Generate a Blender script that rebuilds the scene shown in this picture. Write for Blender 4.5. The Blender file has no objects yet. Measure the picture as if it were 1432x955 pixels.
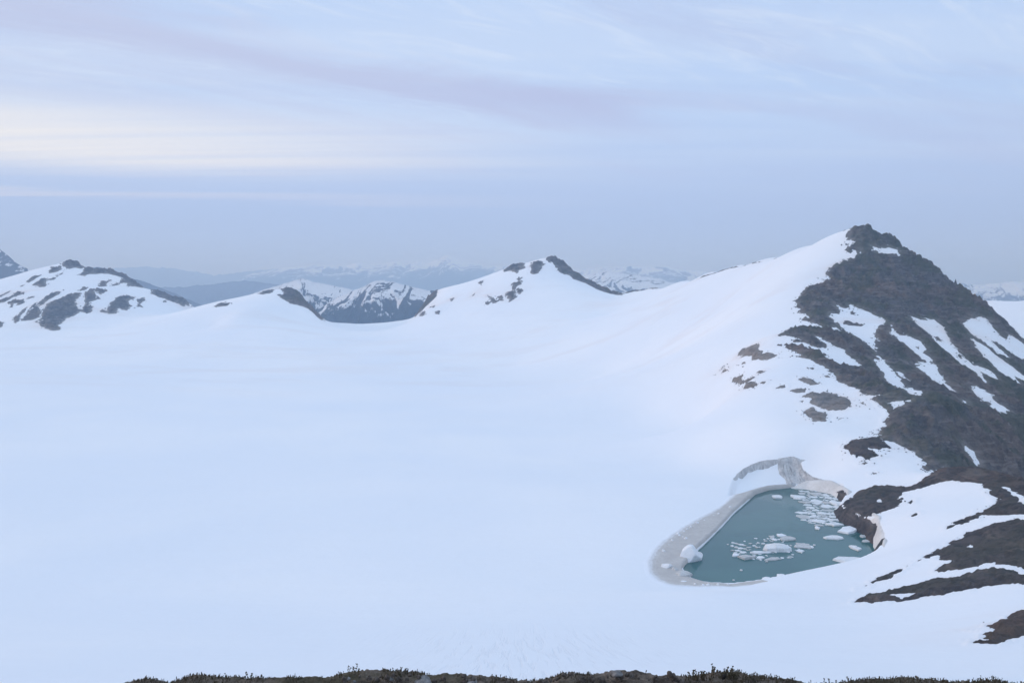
import bpy, bmesh, math, random
import numpy as np
from mathutils import Vector

random.seed(7)
rng = np.random.default_rng(7)
C = bpy.context.scene.collection
scene = bpy.context.scene
R = math.radians

# ------------------------------------------------------------------ camera
PW, PH, F, HOR = 1432.0, 955.0, 1405.0, 385.0
PITCH = math.atan((PH / 2 - HOR) / F)
cam_d = bpy.data.cameras.new('camera')
cam = bpy.data.objects.new('camera', cam_d)
C.objects.link(cam)
cam.location = (0, 0, 0)
cam.rotation_euler = (math.pi / 2 - PITCH, 0, 0)
cam_d.sensor_width = 36
cam_d.lens = 36 * F / PW
cam_d.clip_start = 0.1
cam_d.clip_end = 200000
scene.camera = cam

# ------------------------------------------------------------------ render / exposure
scene.view_settings.view_transform = 'Standard'
scene.view_settings.look = 'None'
scene.view_settings.exposure = 0.14
scene.view_settings.gamma = 1.0
scene.cycles.use_denoising = True
scene.cycles.max_bounces = 6
scene.cycles.diffuse_bounces = 3
scene.cycles.volume_bounces = 2
scene.cycles.use_adaptive_sampling = True
scene.cycles.adaptive_threshold = 0.008

# ------------------------------------------------------------------ world
SUN_EL, SUN_AZ = R(9), R(-84)          # azimuth measured from +Y towards +X (the glow is off to the left)
w = bpy.data.worlds.new('World')
scene.world = w
w.use_nodes = True


class NT:
    """tiny node-tree helper"""
    def __init__(s, nt):
        s.nt = nt
        nt.nodes.clear()

    def n(s, t, **kw):
        nd = s.nt.nodes.new(t)
        for k, v in kw.items():
            if k.startswith('i_'):
                key = k[2:]
                key = int(key) if key.isdigit() else key.replace('_', ' ')
                if isinstance(v, bpy.types.NodeSocket):
                    s.nt.links.new(v, nd.inputs[key])
                else:
                    nd.inputs[key].default_value = v
            else:
                setattr(nd, k, v)
        return nd

    def math(s, op, a, b=None, c=None, clamp=False):
        nd = s.nt.nodes.new('ShaderNodeMath')
        nd.operation = op
        nd.use_clamp = clamp
        for i, v in enumerate((a, b, c)):
            if v is None:
                continue
            if isinstance(v, bpy.types.NodeSocket):
                s.nt.links.new(v, nd.inputs[i])
            else:
                nd.inputs[i].default_value = v
        return nd.outputs[0]

    def ss(s, v, a, b, lo=0.0, hi=1.0):
        nd = s.nt.nodes.new('ShaderNodeMapRange')
        nd.interpolation_type = 'SMOOTHSTEP'
        s.nt.links.new(v, nd.inputs[0])
        for i, x in ((1, a), (2, b), (3, lo), (4, hi)):
            nd.inputs[i].default_value = x
        return nd.outputs[0]

    def mix(s, f, a, b, mode='MIX'):
        nd = s.nt.nodes.new('ShaderNodeMix')
        nd.data_type = 'RGBA'
        nd.blend_type = mode
        nd.clamp_factor = True
        for i, v in ((0, f), (6, a), (7, b)):
            if isinstance(v, bpy.types.NodeSocket):
                s.nt.links.new(v, nd.inputs[i])
            else:
                nd.inputs[i].default_value = v if i == 0 or len(v) == 4 else (*v, 1)
        return nd.outputs[2]

    def noise(s, vec, scale, detail=4, rough=.5, dist=0.0):
        nd = s.nt.nodes.new('ShaderNodeTexNoise')
        s.nt.links.new(vec, nd.inputs['Vector'])
        nd.inputs['Scale'].default_value = scale
        nd.inputs['Detail'].default_value = detail
        nd.inputs['Roughness'].default_value = rough
        nd.inputs['Distortion'].default_value = dist
        return nd.outputs[0]

    def mapping(s, vec, scale=(1, 1, 1), loc=(0, 0, 0), rot=(0, 0, 0)):
        nd = s.nt.nodes.new('ShaderNodeMapping')
        s.nt.links.new(vec, nd.inputs[0])
        nd.inputs['Location'].default_value = loc
        nd.inputs['Rotation'].default_value = rot
        nd.inputs['Scale'].default_value = scale
        return nd.outputs[0]

    def ramp(s, v, stops):
        nd = s.nt.nodes.new('ShaderNodeValToRGB')
        s.nt.links.new(v, nd.inputs[0])
        el = nd.color_ramp.elements
        while len(el) < len(stops):
            el.new(0.5)
        for e, (p, c) in zip(el, stops):
            e.position = p
            e.color = (*c, 1)
        return nd.outputs[0]


def build_world():
    t = NT(w.node_tree)
    tc = t.n('ShaderNodeTexCoord').outputs['Generated']
    sky = t.n('ShaderNodeTexSky', sky_type='NISHITA', sun_disc=False, sun_elevation=SUN_EL,
              sun_rotation=SUN_AZ, altitude=1500, air_density=1.0, dust_density=1.5, ozone_density=2.0)
    sep = t.n('ShaderNodeSeparateXYZ', i_0=tc)
    x, y, z = sep.outputs
    zz = t.math('MAXIMUM', z, 0.0)
    den = t.math('ADD', zz, 0.045)
    px = t.math('DIVIDE', x, den)
    py = t.math('DIVIDE', y, den)
    P = t.n('ShaderNodeCombineXYZ', i_0=px, i_1=py, i_2=0.0).outputs[0]
    # thin high cloud sheet: colour by elevation (long path near the horizon is bluer and darker)
    base = t.ramp(zz, [(0.0, (.395, .505, .79)), (.05, (.39, .50, .785)), (.10, (.43, .545, .82)),
                       (.15, (.48, .62, .89)), (.24, (.475, .63, .92)), (.55, (.66, .845, 1.12)), (1.0, (.72, .92, 1.20))])
    # broad streaks and finer wisps in the cloud sheet (plane projection)
    q = t.mapping(P, scale=(.10, .55, 1), rot=(0, 0, R(-4)), loc=(3.1, 1.7, 0))
    s1 = t.noise(q, 1.5, 5, .55, .35)
    Pr = t.mapping(P, rot=(0, 0, R(-41)))
    q2 = t.mapping(Pr, scale=(.34, .85, 1), loc=(1.3, 9.2, 0))
    s2 = t.noise(q2, 1.1, 7, .60, 1.3)
    q3 = t.mapping(Pr, scale=(1.1, 3.6, 1), loc=(4.3, 2.2, 0))
    s3 = t.noise(q3, 1.5, 8, .68, 1.0)
    f1 = t.math('MULTIPLY', t.ss(s1, .38, .64), t.ss(zz, .06, .13))
    f2 = t.math('MULTIPLY', t.ss(s2, .44, .66), t.ss(zz, .05, .12))
    f3 = t.math('MULTIPLY', t.ss(s3, .46, .70), t.ss(zz, .13, .20))
    c = t.mix(t.math('MULTIPLY', f1, .34), base, (.68, .77, .93))
    c = t.mix(t.math('MULTIPLY', f2, .48), c, (.46, .53, .78))
    c = t.mix(t.math('MULTIPLY', f3, .45), c, (.70, .79, .95))
    # one long cirrus bank crossing the sheet at an angle
    off = t.math('ADD', t.math('MULTIPLY', px, -.66), t.math('MULTIPLY', py, .75))
    off = t.math('ADD', off, t.math('MULTIPLY', t.math('SUBTRACT', s2, .5), 1.3))
    off = t.math('ADD', off, t.math('MULTIPLY', t.math('SUBTRACT', s3, .5), .5))
    bk = t.math('MULTIPLY', t.ss(off, 2.95, 3.45), t.ss(off, 3.95, 3.5))
    al = t.math('ADD', t.math('MULTIPLY', px, .75), t.math('MULTIPLY', py, .66))
    bk = t.math('MULTIPLY', bk, t.ss(al, 4.6, 3.2))
    c = t.mix(t.math('MULTIPLY', bk, .80), c, (.455, .495, .73))
    # afterglow low on the sun's side
    sv = (math.sin(SUN_AZ), math.cos(SUN_AZ))
    hl = t.math('SQRT', t.math('ADD', t.math('MULTIPLY', x, x), t.math('MULTIPLY', y, y)))
    ca = t.math('DIVIDE', t.math('ADD', t.math('MULTIPLY', x, sv[0]), t.math('MULTIPLY', y, sv[1])), hl)
    lobe = t.ss(ca, -.06, .56)
    zn = t.math('ADD', zz, t.math('MULTIPLY', t.math('SUBTRACT', s1, .5), .035))
    wide = t.math('MULTIPLY', t.ss(ca, -.2, .9), t.math('MULTIPLY', t.ss(zz, .06, .12), t.ss(zz, .42, .14)))
    c = t.mix(t.math('MULTIPLY', wide, .40), c, (.76, .79, .88))
    band = t.math('MULTIPLY', t.ss(zn, .086, .112), t.ss(zn, .172, .118))
    qs = t.mapping(P, scale=(.05, .9, 1), loc=(.4, 5.5, 0))
    st = t.ss(t.noise(qs, 1.6, 5, .6, .2), .34, .62, .35, 1.0)
    g = t.math('MULTIPLY', t.math('MULTIPLY', band, lobe), st)
    c = t.mix(t.math('MULTIPLY', g, 1.0), c, (.90, .87, .84))
    b2 = t.math('MULTIPLY', t.ss(zn, .066, .071), t.ss(zn, .079, .073))
    c = t.mix(t.math('MULTIPLY', t.math('MULTIPLY', b2, lobe), .32), c, (.84, .78, .82))
    # the clear sky behind shows through the sheet
    ns = t.n('ShaderNodeVectorMath', operation='SCALE', i_0=sky.outputs[0], i_Scale=.1).outputs[0]
    c = t.mix(.10, c, ns)
    sc = t.n('ShaderNodeVectorMath', operation='SCALE', i_0=c, i_Scale=10.0).outputs[0]
    bg = t.n('ShaderNodeBackground', i_Color=sc, i_Strength=.1)
    out = t.n('ShaderNodeOutputWorld', i_Surface=bg.outputs[0])


build_world()
w.cycles.sampling_method = 'MANUAL'
w.cycles.sample_map_resolution = 512

# ------------------------------------------------------------------ sun (behind the cloud sheet)
sd = bpy.data.lights.new('sun', 'SUN')
sd.energy = 1.4
sd.angle = R(24)
sd.color = (1.0, .76, .60)
sun = bpy.data.objects.new('sun', sd)
C.objects.link(sun)
sun_dir = Vector((math.sin(SUN_AZ) * math.cos(SUN_EL), math.cos(SUN_AZ) * math.cos(SUN_EL), math.sin(SUN_EL)))
sun.rotation_euler = sun_dir.to_track_quat('Z', 'Y').to_euler()

# ------------------------------------------------------------------ helpers
def tag(o, label=None, cat=None, group=None, kind=None):
    if label: o['label'] = label
    if cat: o['category'] = cat
    if group: o['group'] = group
    if kind: o['kind'] = kind
    return o


def link(name, me, mat=None, parent=None):
    o = bpy.data.objects.new(name, me)
    C.objects.link(o)
    if mat is not None:
        me.materials.clear()
        me.materials.append(mat)
    if parent is not None:
        o.parent = parent
    return o


def np_mesh(name, co, quads, smooth=True, attrs=None):
    me = bpy.data.meshes.new(name)
    n, m = len(co), len(quads)
    k = quads.shape[1]
    me.vertices.add(n)
    me.vertices.foreach_set('co', np.ascontiguousarray(co, np.float32).ravel())
    me.loops.add(m * k)
    me.loops.foreach_set('vertex_index', np.ascontiguousarray(quads, np.int32).ravel())
    me.polygons.add(m)
    me.polygons.foreach_set('loop_start', np.arange(0, m * k, k, dtype=np.int32))
    me.polygons.foreach_set('use_smooth', np.full(m, smooth, bool))
    me.update(calc_edges=True)
    for an, av in (attrs or {}).items():
        a = me.attributes.new(an, 'FLOAT', 'POINT')
        a.data.foreach_set('value', np.ascontiguousarray(av, np.float32))
    return me


def sub_mesh(name, co, quads, smooth=True, attrs=None):
    used = np.unique(quads)
    mp = np.full(len(co), -1, np.int64)
    mp[used] = np.arange(len(used))
    return np_mesh(name, co[used], mp[quads], smooth, {k: v[used] for k, v in (attrs or {}).items()})


def ray(px, py):
    u = (px - PW / 2) / F
    v = (PH / 2 - py) / F
    cp, sp = math.cos(PITCH), math.sin(PITCH)
    d = np.array([u, cp + v * sp, -sp + v * cp])
    return d / d[1]


def at(px, py, depth):
    return ray(px, py) * depth


def at_z(px, py, z):
    d = ray(px, py)
    return d * (z / d[2])


def _h(ix, iy, seed):
    n = ix.astype(np.uint32) * np.uint32(374761393) + iy.astype(np.uint32) * np.uint32(668265263) + np.uint32((seed * 1442695041) & 0xffffffff)
    n = (n ^ (n >> np.uint32(13))) * np.uint32(1274126177)
    n = n ^ (n >> np.uint32(16))
    return n


def gnoise(x, y, seed=0):
    x = np.asarray(x, np.float64); y = np.asarray(y, np.float64)
    ix = np.floor(x).astype(np.int64); iy = np.floor(y).astype(np.int64)
    fx = x - ix; fy = y - iy
    u = fx * fx * fx * (fx * (fx * 6 - 15) + 10)
    v = fy * fy * fy * (fy * (fy * 6 - 15) + 10)
    r = []
    for dx in (0, 1):
        for dy in (0, 1):
            a = _h((ix + dx) & 0xffffffff, (iy + dy) & 0xffffffff, seed).astype(np.float64) * (2 * math.pi / 4294967296.0)
            r.append(np.cos(a) * (fx - dx) + np.sin(a) * (fy - dy))
    a = r[0] * (1 - v) + r[1] * v
    b = r[2] * (1 - v) + r[3] * v
    return (a * (1 - u) + b * u) * 1.5


def fbm(x, y, o=4, seed=0, g=.5, ridged=False):
    s = 0; a = 1.0; t = 0
    for i in range(o):
        n = gnoise(x * 2 ** i, y * 2 ** i, seed + i * 17)
        if ridged:
            n = 1 - 2 * np.abs(n)
        s = s + a * n; t += a; a *= g
    return s / t


def sstep(x, a, b):
    t = np.clip((x - a) / (b - a), 0, 1)
    return t * t * (3 - 2 * t)


# ------------------------------------------------------------------ materials
def mat_new(name):
    m = bpy.data.materials.new(name)
    m.use_nodes = True
    return m, NT(m.node_tree)


def finish(t, color, rough=.8, bump=None, bstr=.3, bdist=.1, spec=.3, **kw):
    b = t.n('ShaderNodeBsdfPrincipled')
    if isinstance(color, bpy.types.NodeSocket):
        t.nt.links.new(color, b.inputs['Base Color'])
    else:
        b.inputs['Base Color'].default_value = (*color, 1)
    if isinstance(rough, bpy.types.NodeSocket):
        t.nt.links.new(rough, b.inputs['Roughness'])
    else:
        b.inputs['Roughness'].default_value = rough
    b.inputs['Specular IOR Level'].default_value = spec
    for k, v in kw.items():
        b.inputs[k.replace('_', ' ')].default_value = v
    if bump is not None:
        bn = t.n('ShaderNodeBump', i_Strength=bstr, i_Distance=bdist, i_Height=bump)
        t.nt.links.new(bn.outputs[0], b.inputs['Normal'])
    t.n('ShaderNodeOutputMaterial', i_Surface=b.outputs[0])


def make_snow():
    m, t = mat_new('snow')
    p = t.n('ShaderNodeNewGeometry').outputs['Position']
    big = t.noise(p, .0035, 4, .55, .4)
    dust = t.noise(t.mapping(p, scale=(.004, .011, .01)), 1.0, 6, .6, .5)
    c = t.mix(t.ss(big, .35, .7), (.81, .84, .885), (.865, .875, .895))
    att = t.n('ShaderNodeAttribute', attribute_name='dirt').outputs['Fac']
    d = t.math('MULTIPLY', att, t.ss(dust, .48, .68, .15, 1.0))
    c = t.mix(t.math('MULTIPLY', d, .60), c, (.75, .67, .64))
    # melt-water runnels on the slope below the ridge
    run = t.noise(t.mapping(p, scale=(.55, .022, .03)), 1.0, 4, .65, .5)
    ra = t.n('ShaderNodeAttribute', attribute_name='runnel').outputs['Fac']
    rr = t.math('MULTIPLY', t.ss(run, .50, .66), ra)
    c = t.mix(t.math('MULTIPLY', rr, .12), c, (.60, .60, .65))
    fl = t.noise(p, .10, 5, .7, .3)
    c = t.mix(t.math('MULTIPLY', t.ss(fl, .50, .75), .16), c, (.70, .72, .77))
    cup = t.noise(t.mapping(p, scale=(.22, .16, .2)), 1.0, 4, .6)
    und = t.noise(t.mapping(p, scale=(.012, .03, .02)), 1.0, 4, .5)
    hgt = t.math('ADD', t.math('ADD', t.math('MULTIPLY', cup, .35), t.math('MULTIPLY', und, 2.4)), t.math('MULTIPLY', rr, -.25))
    finish(t, c, .7, hgt, .55, 1.0, .25)
    return m


def make_rock(name, dark, mid, light, moss=(.05, .058, .032), moss_amt=.4, pale=0.0, scale=1.0):
    m, t = mat_new(name)
    p = t.n('ShaderNodeNewGeometry').outputs['Position']
    n1 = t.noise(p, .02 * scale, 6, .6, .6)
    n2 = t.noise(p, .12 * scale, 7, .65, .5)
    n3 = t.noise(p, .6 * scale, 5, .7)
    lay = t.noise(t.mapping(p, scale=(.03, .03, .22), rot=(R(12), R(20), 0)), scale, 5, .6, .4)
    n0 = t.noise(p, .0075 * scale, 4, .55, .8)
    warm = t.mix(t.ss(n0, .42, .60), (.86, .93, 1.0), (1.12, 1.0, .92))
    c = t.mix(t.ss(n2, .38, .60), dark, mid)
    c = t.mix(1.0, c, warm, 'MULTIPLY')
    c = t.mix(t.math('MULTIPLY', t.ss(lay, .52, .70), .7), c, light)
    c = t.mix(t.math('MULTIPLY', t.ss(n1, .46, .60), moss_amt), c, moss)
    c = t.mix(t.math('MULTIPLY', t.ss(n3, .56, .76), .38), c, light)
    if pale:
        pa = t.n('ShaderNodeAttribute', attribute_name='edge').outputs['Fac']
        c = t.mix(t.math('MULTIPLY', t.math('MULTIPLY', pa, t.ss(n2, .35, .6, .4, 1)), pale), c, (.30, .275, .25))
    hgt = t.math('ADD', t.math('MULTIPLY', n2, 3.0), t.math('ADD', t.math('MULTIPLY', n3, .9), t.math('MULTIPLY', lay, 1.6)))
    finish(t, c, .9, hgt, .75, 2.2, .15)
    return m


M_SNOW = make_snow()
M_ROCK = make_rock('brown_rock', (.076, .066, .061), (.145, .124, .111), (.25, .215, .195), moss=(.055, .070, .038), moss_amt=.6, pale=.45)
M_PALE = make_rock('grey_rock', (.062, .058, .056), (.145, .134, .126), (.28, .26, .245), moss_amt=.15, pale=.8)
M_ISLE = make_rock('pale_brown_rock', (.16, .143, .13), (.27, .24, .22), (.40, .365, .335), moss_amt=.1, pale=.7)
M_NEAR = make_rock('dark_rock', (.054, .041, .034), (.108, .082, .067), (.19, .15, .125), moss=(.055, .055, .028), moss_amt=.35)

# ------------------------------------------------------------------ terrain control points
LAKE_Z = -171.6
ctrl = []          # (x, y, z)


def cp(px, py, d):
    ctrl.append(tuple(at(px, py, d)))


def crest(pts, back=((160, 60), (420, 190))):
    """skyline points, and falling ground behind them"""
    for px, py, d in pts:
        q = at(px, py, d)
        ctrl.append(tuple(q))
        for dd, drop in back:
            s = (d + dd) / d
            ctrl.append((q[0] * s, q[1] * s, q[2] - drop))


# near slope under the camera's ridge
for a in (-.62, -.36, -.12, .12, .36, .62):
    for Y, z in ((10, -9), (30, -22), (60, -34.5), (120, -54.5)):
        ctrl.append((a * Y, Y, z))
for px in (-160, 100, 400, 716, 1000):
    for py, Y in ((945, 192), (900, 330), (866, 430), (826, 512)):
        cp(px, py, Y)
# glacier floor
for px, py, z in ((-160, 760, -168), (80, 770, -169), (330, 770, -170), (580, 770, -170), (800, 775, -170),
                  (-160, 650, -168), (120, 660, -169), (420, 660, -170), (700, 660, -170), (900, 670, -169.5),
                  (-160, 560, -166), (150, 565, -168), (450, 565, -169), (750, 565, -169), (900, 575, -167),
                  (0, 515, -165), (250, 512, -166), (500, 510, -166), (720, 508, -164), (850, 520, -163),
                  (960, 640, -168), (985, 590, -163)):
    ctrl.append(tuple(at_z(px, py, z)))
# left mountain
crest([(-260, 420, 2800), (-120, 408, 2850), (0, 391, 2900), (50, 377, 2950), (78, 371, 2960), (98, 366, 2960), (108, 367, 2960), (117, 374, 2960),
       (150, 380, 2950), (172, 385, 2940), (199, 402, 2930), (228, 413, 2920), (268, 427, 2900)])
for q in ((-120, 440, 2650), (0, 425, 2680), (60, 405, 2740), (120, 405, 2740), (170, 415, 2730), (60, 452, 2500), (0, 458, 2450), (120, 443, 2560),
          (200, 432, 2680), (150, 460, 2440), (60, 472, 2350), (-120, 470, 2350), (240, 440, 2620)):
    cp(*q)
# knoll and snowy saddle
crest([(300, 425, 2620), (345, 415, 2600), (385, 405.5, 2600), (405, 406, 2610), (418, 412, 2620), (434, 429, 2640), (452, 446, 2660),
       (480, 451.5, 2680), (520, 452.5, 2700), (555, 449, 2700), (583, 441, 2680)], back=((160, 90), (420, 240)))
for q in ((330, 440, 2350), (420, 440, 2420), (300, 455, 2330), (400, 465, 2230), (500, 470, 2300), (560, 470, 2280)):
    cp(*q)
# centre peak
crest([(592, 427, 2660), (606, 410, 2640), (640, 398, 2620), (680, 386, 2600), (712, 374, 2590), (735, 368, 2580), (757, 362, 2575), (768, 360.5, 2575), (780, 363, 2575),
       (800, 379, 2570), (818, 391, 2560), (840, 403, 2550), (864, 410, 2530)])
for q in ((630, 430, 2430), (700, 420, 2380), (760, 400, 2420), (800, 415, 2350), (660, 450, 2270), (760, 450, 2150), (850, 440, 2200)):
    cp(*q)
# open snow in front of the saddles and the right ridge lies just under the sight line
for px, py, d in ((434, 429, 2640), (452, 446, 2660), (480, 451.5, 2680), (520, 452.5, 2700), (555, 449, 2700), (583, 441, 2680), (592, 427, 2660)):
    for dd, dy in ((55, 2.0), (120, 5.0), (200, 9.0)):
        cp(px, py + dy, d - dd)
for px, py, d in ((840, 403, 2550), (864, 410, 2530), (890, 406.5, 2480), (920, 403.5, 2400), (960, 393, 2280), (1000, 380.5, 2150), (1040, 371, 2020), (1085, 360.5, 1900), (1130, 345, 1790)):
    for dd, dy in ((60, 1.8), (150, 7.0)):
        cp(px, py + dy, d - dd)
# right ridge skyline
crest([(890, 406.5, 2480), (920, 403.5, 2400), (960, 393, 2280), (1000, 380.5, 2150), (1040, 371, 2020), (1085, 360.5, 1900),
       (1130, 345, 1790), (1165, 331, 1710), (1186, 321, 1665), (1200, 318.5, 1650), (1216, 323, 1640), (1245, 333, 1620), (1262, 348, 1605), (1300, 371.5, 1580), (1320, 387, 1565),
       (1345, 409, 1530), (1370, 424, 1500), (1395, 444, 1470), (1412, 462, 1450), (1432, 479, 1420), (1480, 519, 1370), (1560, 590, 1290)],
      back=((130, 60), (380, 200)))
for q in ((1110, 385, 1560), (1110, 425, 1395), (1050, 405, 1690), (1050, 440, 1440), (980, 425, 1800), (920, 440, 1850), (1000, 470, 1420),
          (1080, 470, 1210), (1060, 496, 1170), (1000, 520, 1230), (1040, 535, 1080), (930, 500, 1560), (1130, 510, 1090), (1130, 570, 960),
          (1060, 590, 930), (1190, 575, 930), (1230, 605, 880), (1190, 630, 830), (1100, 630, 855), (1240, 650, 800), (1290, 660, 770),
          (1160, 655, 826),
          # rock face
          (1200, 400, 1500), (1160, 410, 1440), (1250, 385, 1520), (1300, 425, 1440), (1150, 450, 1290), (1200, 470, 1250), (1150, 490, 1150),
          (1190, 525, 1060), (1230, 520, 1100), (1260, 470, 1250), (1300, 500, 1200), (1350, 470, 1330), (1350, 525, 1170), (1400, 500, 1290),
          (1400, 560, 1120), (1432, 540, 1200), (1360, 575, 1040), (1480, 590, 1150),
          # spur in front of the face
          (1240, 588, 905), (1268, 564, 930), (1300, 551, 950), (1335, 572, 975), (1300, 600, 880), (1350, 625, 880), (1300, 640, 810), (1400, 640, 890), (1400, 600, 990),
          (1335, 655, 800)):
    cp(*q)
# snow dome beyond the mountain's right shoulder
for q in ((1355, 425, 2600), (1382, 420.5, 2600), (1412, 424.5, 2600), (1436, 420, 2600), (1480, 410, 2600), (1400, 455, 2350), (1460, 450, 2350), (1432, 490, 2050), (1520, 500, 2000)):
    cp(*q)
for q in ((1382, 2900, -250), (1480, 2900, -250), (1560, 2500, -80)):
    u = (q[0] - 716) / F
    ctrl.append((u * q[1], q[1], q[2]))
# near ridge right of the lake, and the gully behind it
for q in ((1310, 660, 745), (1345, 659, 715), (1380, 666, 690), (1410, 672, 672), (1440, 681, 650), (1540, 705, 600),
          (1262, 683, 735), (1225, 686, 735), (1200, 695, 735), (1330, 690, 665), (1280, 720, 630), (1290, 695, 680), (1390, 705, 620), (1432, 735, 555), (1330, 760, 560),
          (1270, 765, 570), (1432, 790, 480), (1310, 805, 495), (1432, 825, 430), (1220, 822, 505), (1432, 870, 350), (1432, 925, 265), (1300, 870, 400), (1220, 880, 395),
          (1300, 935, 250), (1150, 900, 340), (1150, 945, 195), (1540, 760, 500), (1560, 850, 380), (1560, 930, 250)):
    cp(*q)
for px, Y, z in ((1350, 770, -166), (1400, 770, -185), (1460, 760, -205), (1560, 760, -240), (1432, 860, -190), (1520, 900, -215), (1600, 1000, -230)):
    u = (px - 716) / F
    ctrl.append((u * Y, Y, z))
# lake surroundings
for px, py, z in ((905, 800, -169.4), (915, 770, -168.6), (955, 735, -168.4), (1005, 708, -168.4), (930, 822, -169.4), (985, 826, -169.2), (1050, 824, -168.6), (1120, 812, -167.4),
                  (1190, 793, -165.8), (1235, 776, -164.6), (1110, 735, -170), (1050, 770, -170), (1140, 700, -170), (1190, 760, -170), (1000, 790, -170), (1070, 700, -170),
                  (1030, 690, -167.8), (1060, 668, -166.5), (1110, 660, -165), (1160, 674, -164.8), (1190, 690, -165.5), (1010, 660, -167), (1242, 762, -165)):
    ctrl.append(tuple(at_z(px, py, z)))

ctrl = np.array(ctrl, np.float64)
SOFT = 22.0


def rbf_fit(P):
    n = len(P)
    d = np.sqrt(((P[:, None, :2] - P[None, :, :2]) ** 2).sum(-1) + SOFT ** 2)
    A = np.zeros((n + 3, n + 3))
    A[:n, :n] = d - np.eye(n) * 0.8
    A[:n, n] = 1; A[:n, n + 1] = P[:, 0] / 1000; A[:n, n + 2] = P[:, 1] / 1000
    A[n:, :n] = A[:n, n:].T
    b = np.zeros(n + 3); b[:n] = P[:, 2]
    return np.linalg.solve(A, b)


WT = rbf_fit(ctrl)


def base_height(X, Y):
    sh = X.shape
    x = X.ravel(); y = Y.ravel()
    out = np.empty(len(x))
    n = len(ctrl)
    cx = ctrl[:, 0].astype(np.float32); cy = ctrl[:, 1].astype(np.float32); wt = WT[:n].astype(np.float32)
    for i in range(0, len(x), 40000):
        a = x[i:i + 40000].astype(np.float32)[:, None]; b = y[i:i + 40000].astype(np.float32)[:, None]
        d = np.sqrt((a - cx) ** 2 + (b - cy) ** 2 + np.float32(SOFT ** 2))
        out[i:i + 40000] = d @ wt
    out += WT[n] + WT[n + 1] * x / 1000 + WT[n + 2] * y / 1000
    return out.reshape(sh)


# grid: finer where there is more to see
rows = np.concatenate([np.linspace(10, 150, 40, endpoint=False), np.arange(150, 520, 2.6), np.arange(520, 900, 1.35), np.arange(900, 1700, 2.5),
                       np.arange(1700, 3050, 4.6), np.linspace(3050, 3800, 30)])
NC = 900
cols = np.linspace(-.63, .63, NC)
NR = len(rows)
GA, GY = np.meshgrid(cols, rows)
GX = GA * GY
GZ = base_height(GX, GY)
# gentle swells in the snow
far_amp = np.clip(GY / 2500, .15, 1.2)
GZ += fbm(GX / 170, GY / 210, 3, 5) * 1.6 * far_amp + fbm(GX / 45, GY / 60, 3, 9) * .35 * far_amp


def samp(Z, x, y):
    a = np.clip((x / y - cols[0]) / (cols[1] - cols[0]), 0, NC - 1.001)
    r = np.clip(np.interp(y, rows, np.arange(NR)), 0, NR - 1.001)
    i = a.astype(int); j = r.astype(int); fa = a - i; fr = r - j
    return (Z[j, i] * (1 - fa) + Z[j, i + 1] * fa) * (1 - fr) + (Z[j + 1, i] * (1 - fa) + Z[j + 1, i + 1] * fa) * fr


TT = np.concatenate([np.arange(100, 900, 1.2), np.arange(900, 3400, 2.5)])


def drop(px, py, behind=45.0):
    """where the sight line through a point of the photo meets the ground; past a skyline, a bit behind the crest"""
    d = ray(px, py)
    x = d[0] * TT; y = TT; z = d[2] * TT
    g = z - np.maximum(samp(GZ, x, y), LAKE_Z)
    hit = np.nonzero(g <= 0)[0]
    if len(hit):
        k = hit[0]
        return np.array([x[k], y[k]])
    lim = TT < (2200 if px > 1090 else 3100)
    k = np.argmin(np.where(lim, g / TT, 9))
    s = (TT[k] + behind) / TT[k]
    return np.array([x[k] * s, y[k] * s])


def poly_world(pts):
    out = []
    for p in pts:
        if len(p) == 3:
            q = at(*p); out.append(q[:2])
        else:
            out.append(drop(*p))
    return np.array(out)


def sdf_poly(V, X, Y, margin):
    """signed distance (positive inside) on the grid; far outside = -margin"""
    S = np.full(X.shape, -margin)
    x0, y0 = V.min(0) - margin; x1, y1 = V.max(0) + margin
    m = (X > x0) & (X < x1) & (Y > y0) & (Y < y1)
    x = X[m]; y = Y[m]
    if not len(x):
        return S
    best = np.full(len(x), 1e18)
    ins = np.zeros(len(x), bool)
    for i in range(len(V)):
        ax, ay = V[i]; bx, by = V[(i + 1) % len(V)]
        ex, ey = bx - ax, by - ay
        l2 = ex * ex + ey * ey + 1e-9
        t = np.clip(((x - ax) * ex + (y - ay) * ey) / l2, 0, 1)
        best = np.minimum(best, (x - ax - t * ex) ** 2 + (y - ay - t * ey) ** 2)
        c = ((ay > y) != (by > y))
        xi = ex * (y - ay) / (ey if abs(ey) > 1e-9 else 1e-9) + ax
        ins ^= c & (x < xi)
    d = np.sqrt(best)
    S[m] = np.maximum(np.where(ins, d, -d), -margin)
    return S


# ------------------------------------------------------------------ the lake basin and the broken ice above it
lake_px = [(953, 797), (962, 808), (985, 815), (1020, 817), (1060, 814), (1100, 808), (1150, 797), (1190, 787), (1225, 777), (1236, 769), (1230, 758), (1223, 748), (1205, 741),
           (1192, 732), (1178, 722), (1174, 712), (1183, 698), (1176, 690), (1160, 687), (1130, 682), (1110, 681), (1095, 683), (1075, 685), (1056, 691), (1041, 704), (1026, 717),
           (1009, 736), (990, 755), (974, 769), (966, 782), (957, 790)]
lake_w = np.array([at_z(px, py, LAKE_Z)[:2] for px, py in lake_px])
SL = sdf_poly(lake_w, GX, GY, 40.0)
bank = LAKE_Z + 1.1 + np.clip(-SL, 0, 40) * .035
GZ = np.where(SL > -40, np.maximum(GZ, np.where(SL < 0, bank, -999)), GZ)
GZR = GZ - sstep(SL, -3, 16) * (GZ - (LAKE_Z - 6))
GZ = GZ - sstep(SL, -.6, 2.2) * (GZ - (LAKE_Z - 6))
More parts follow.
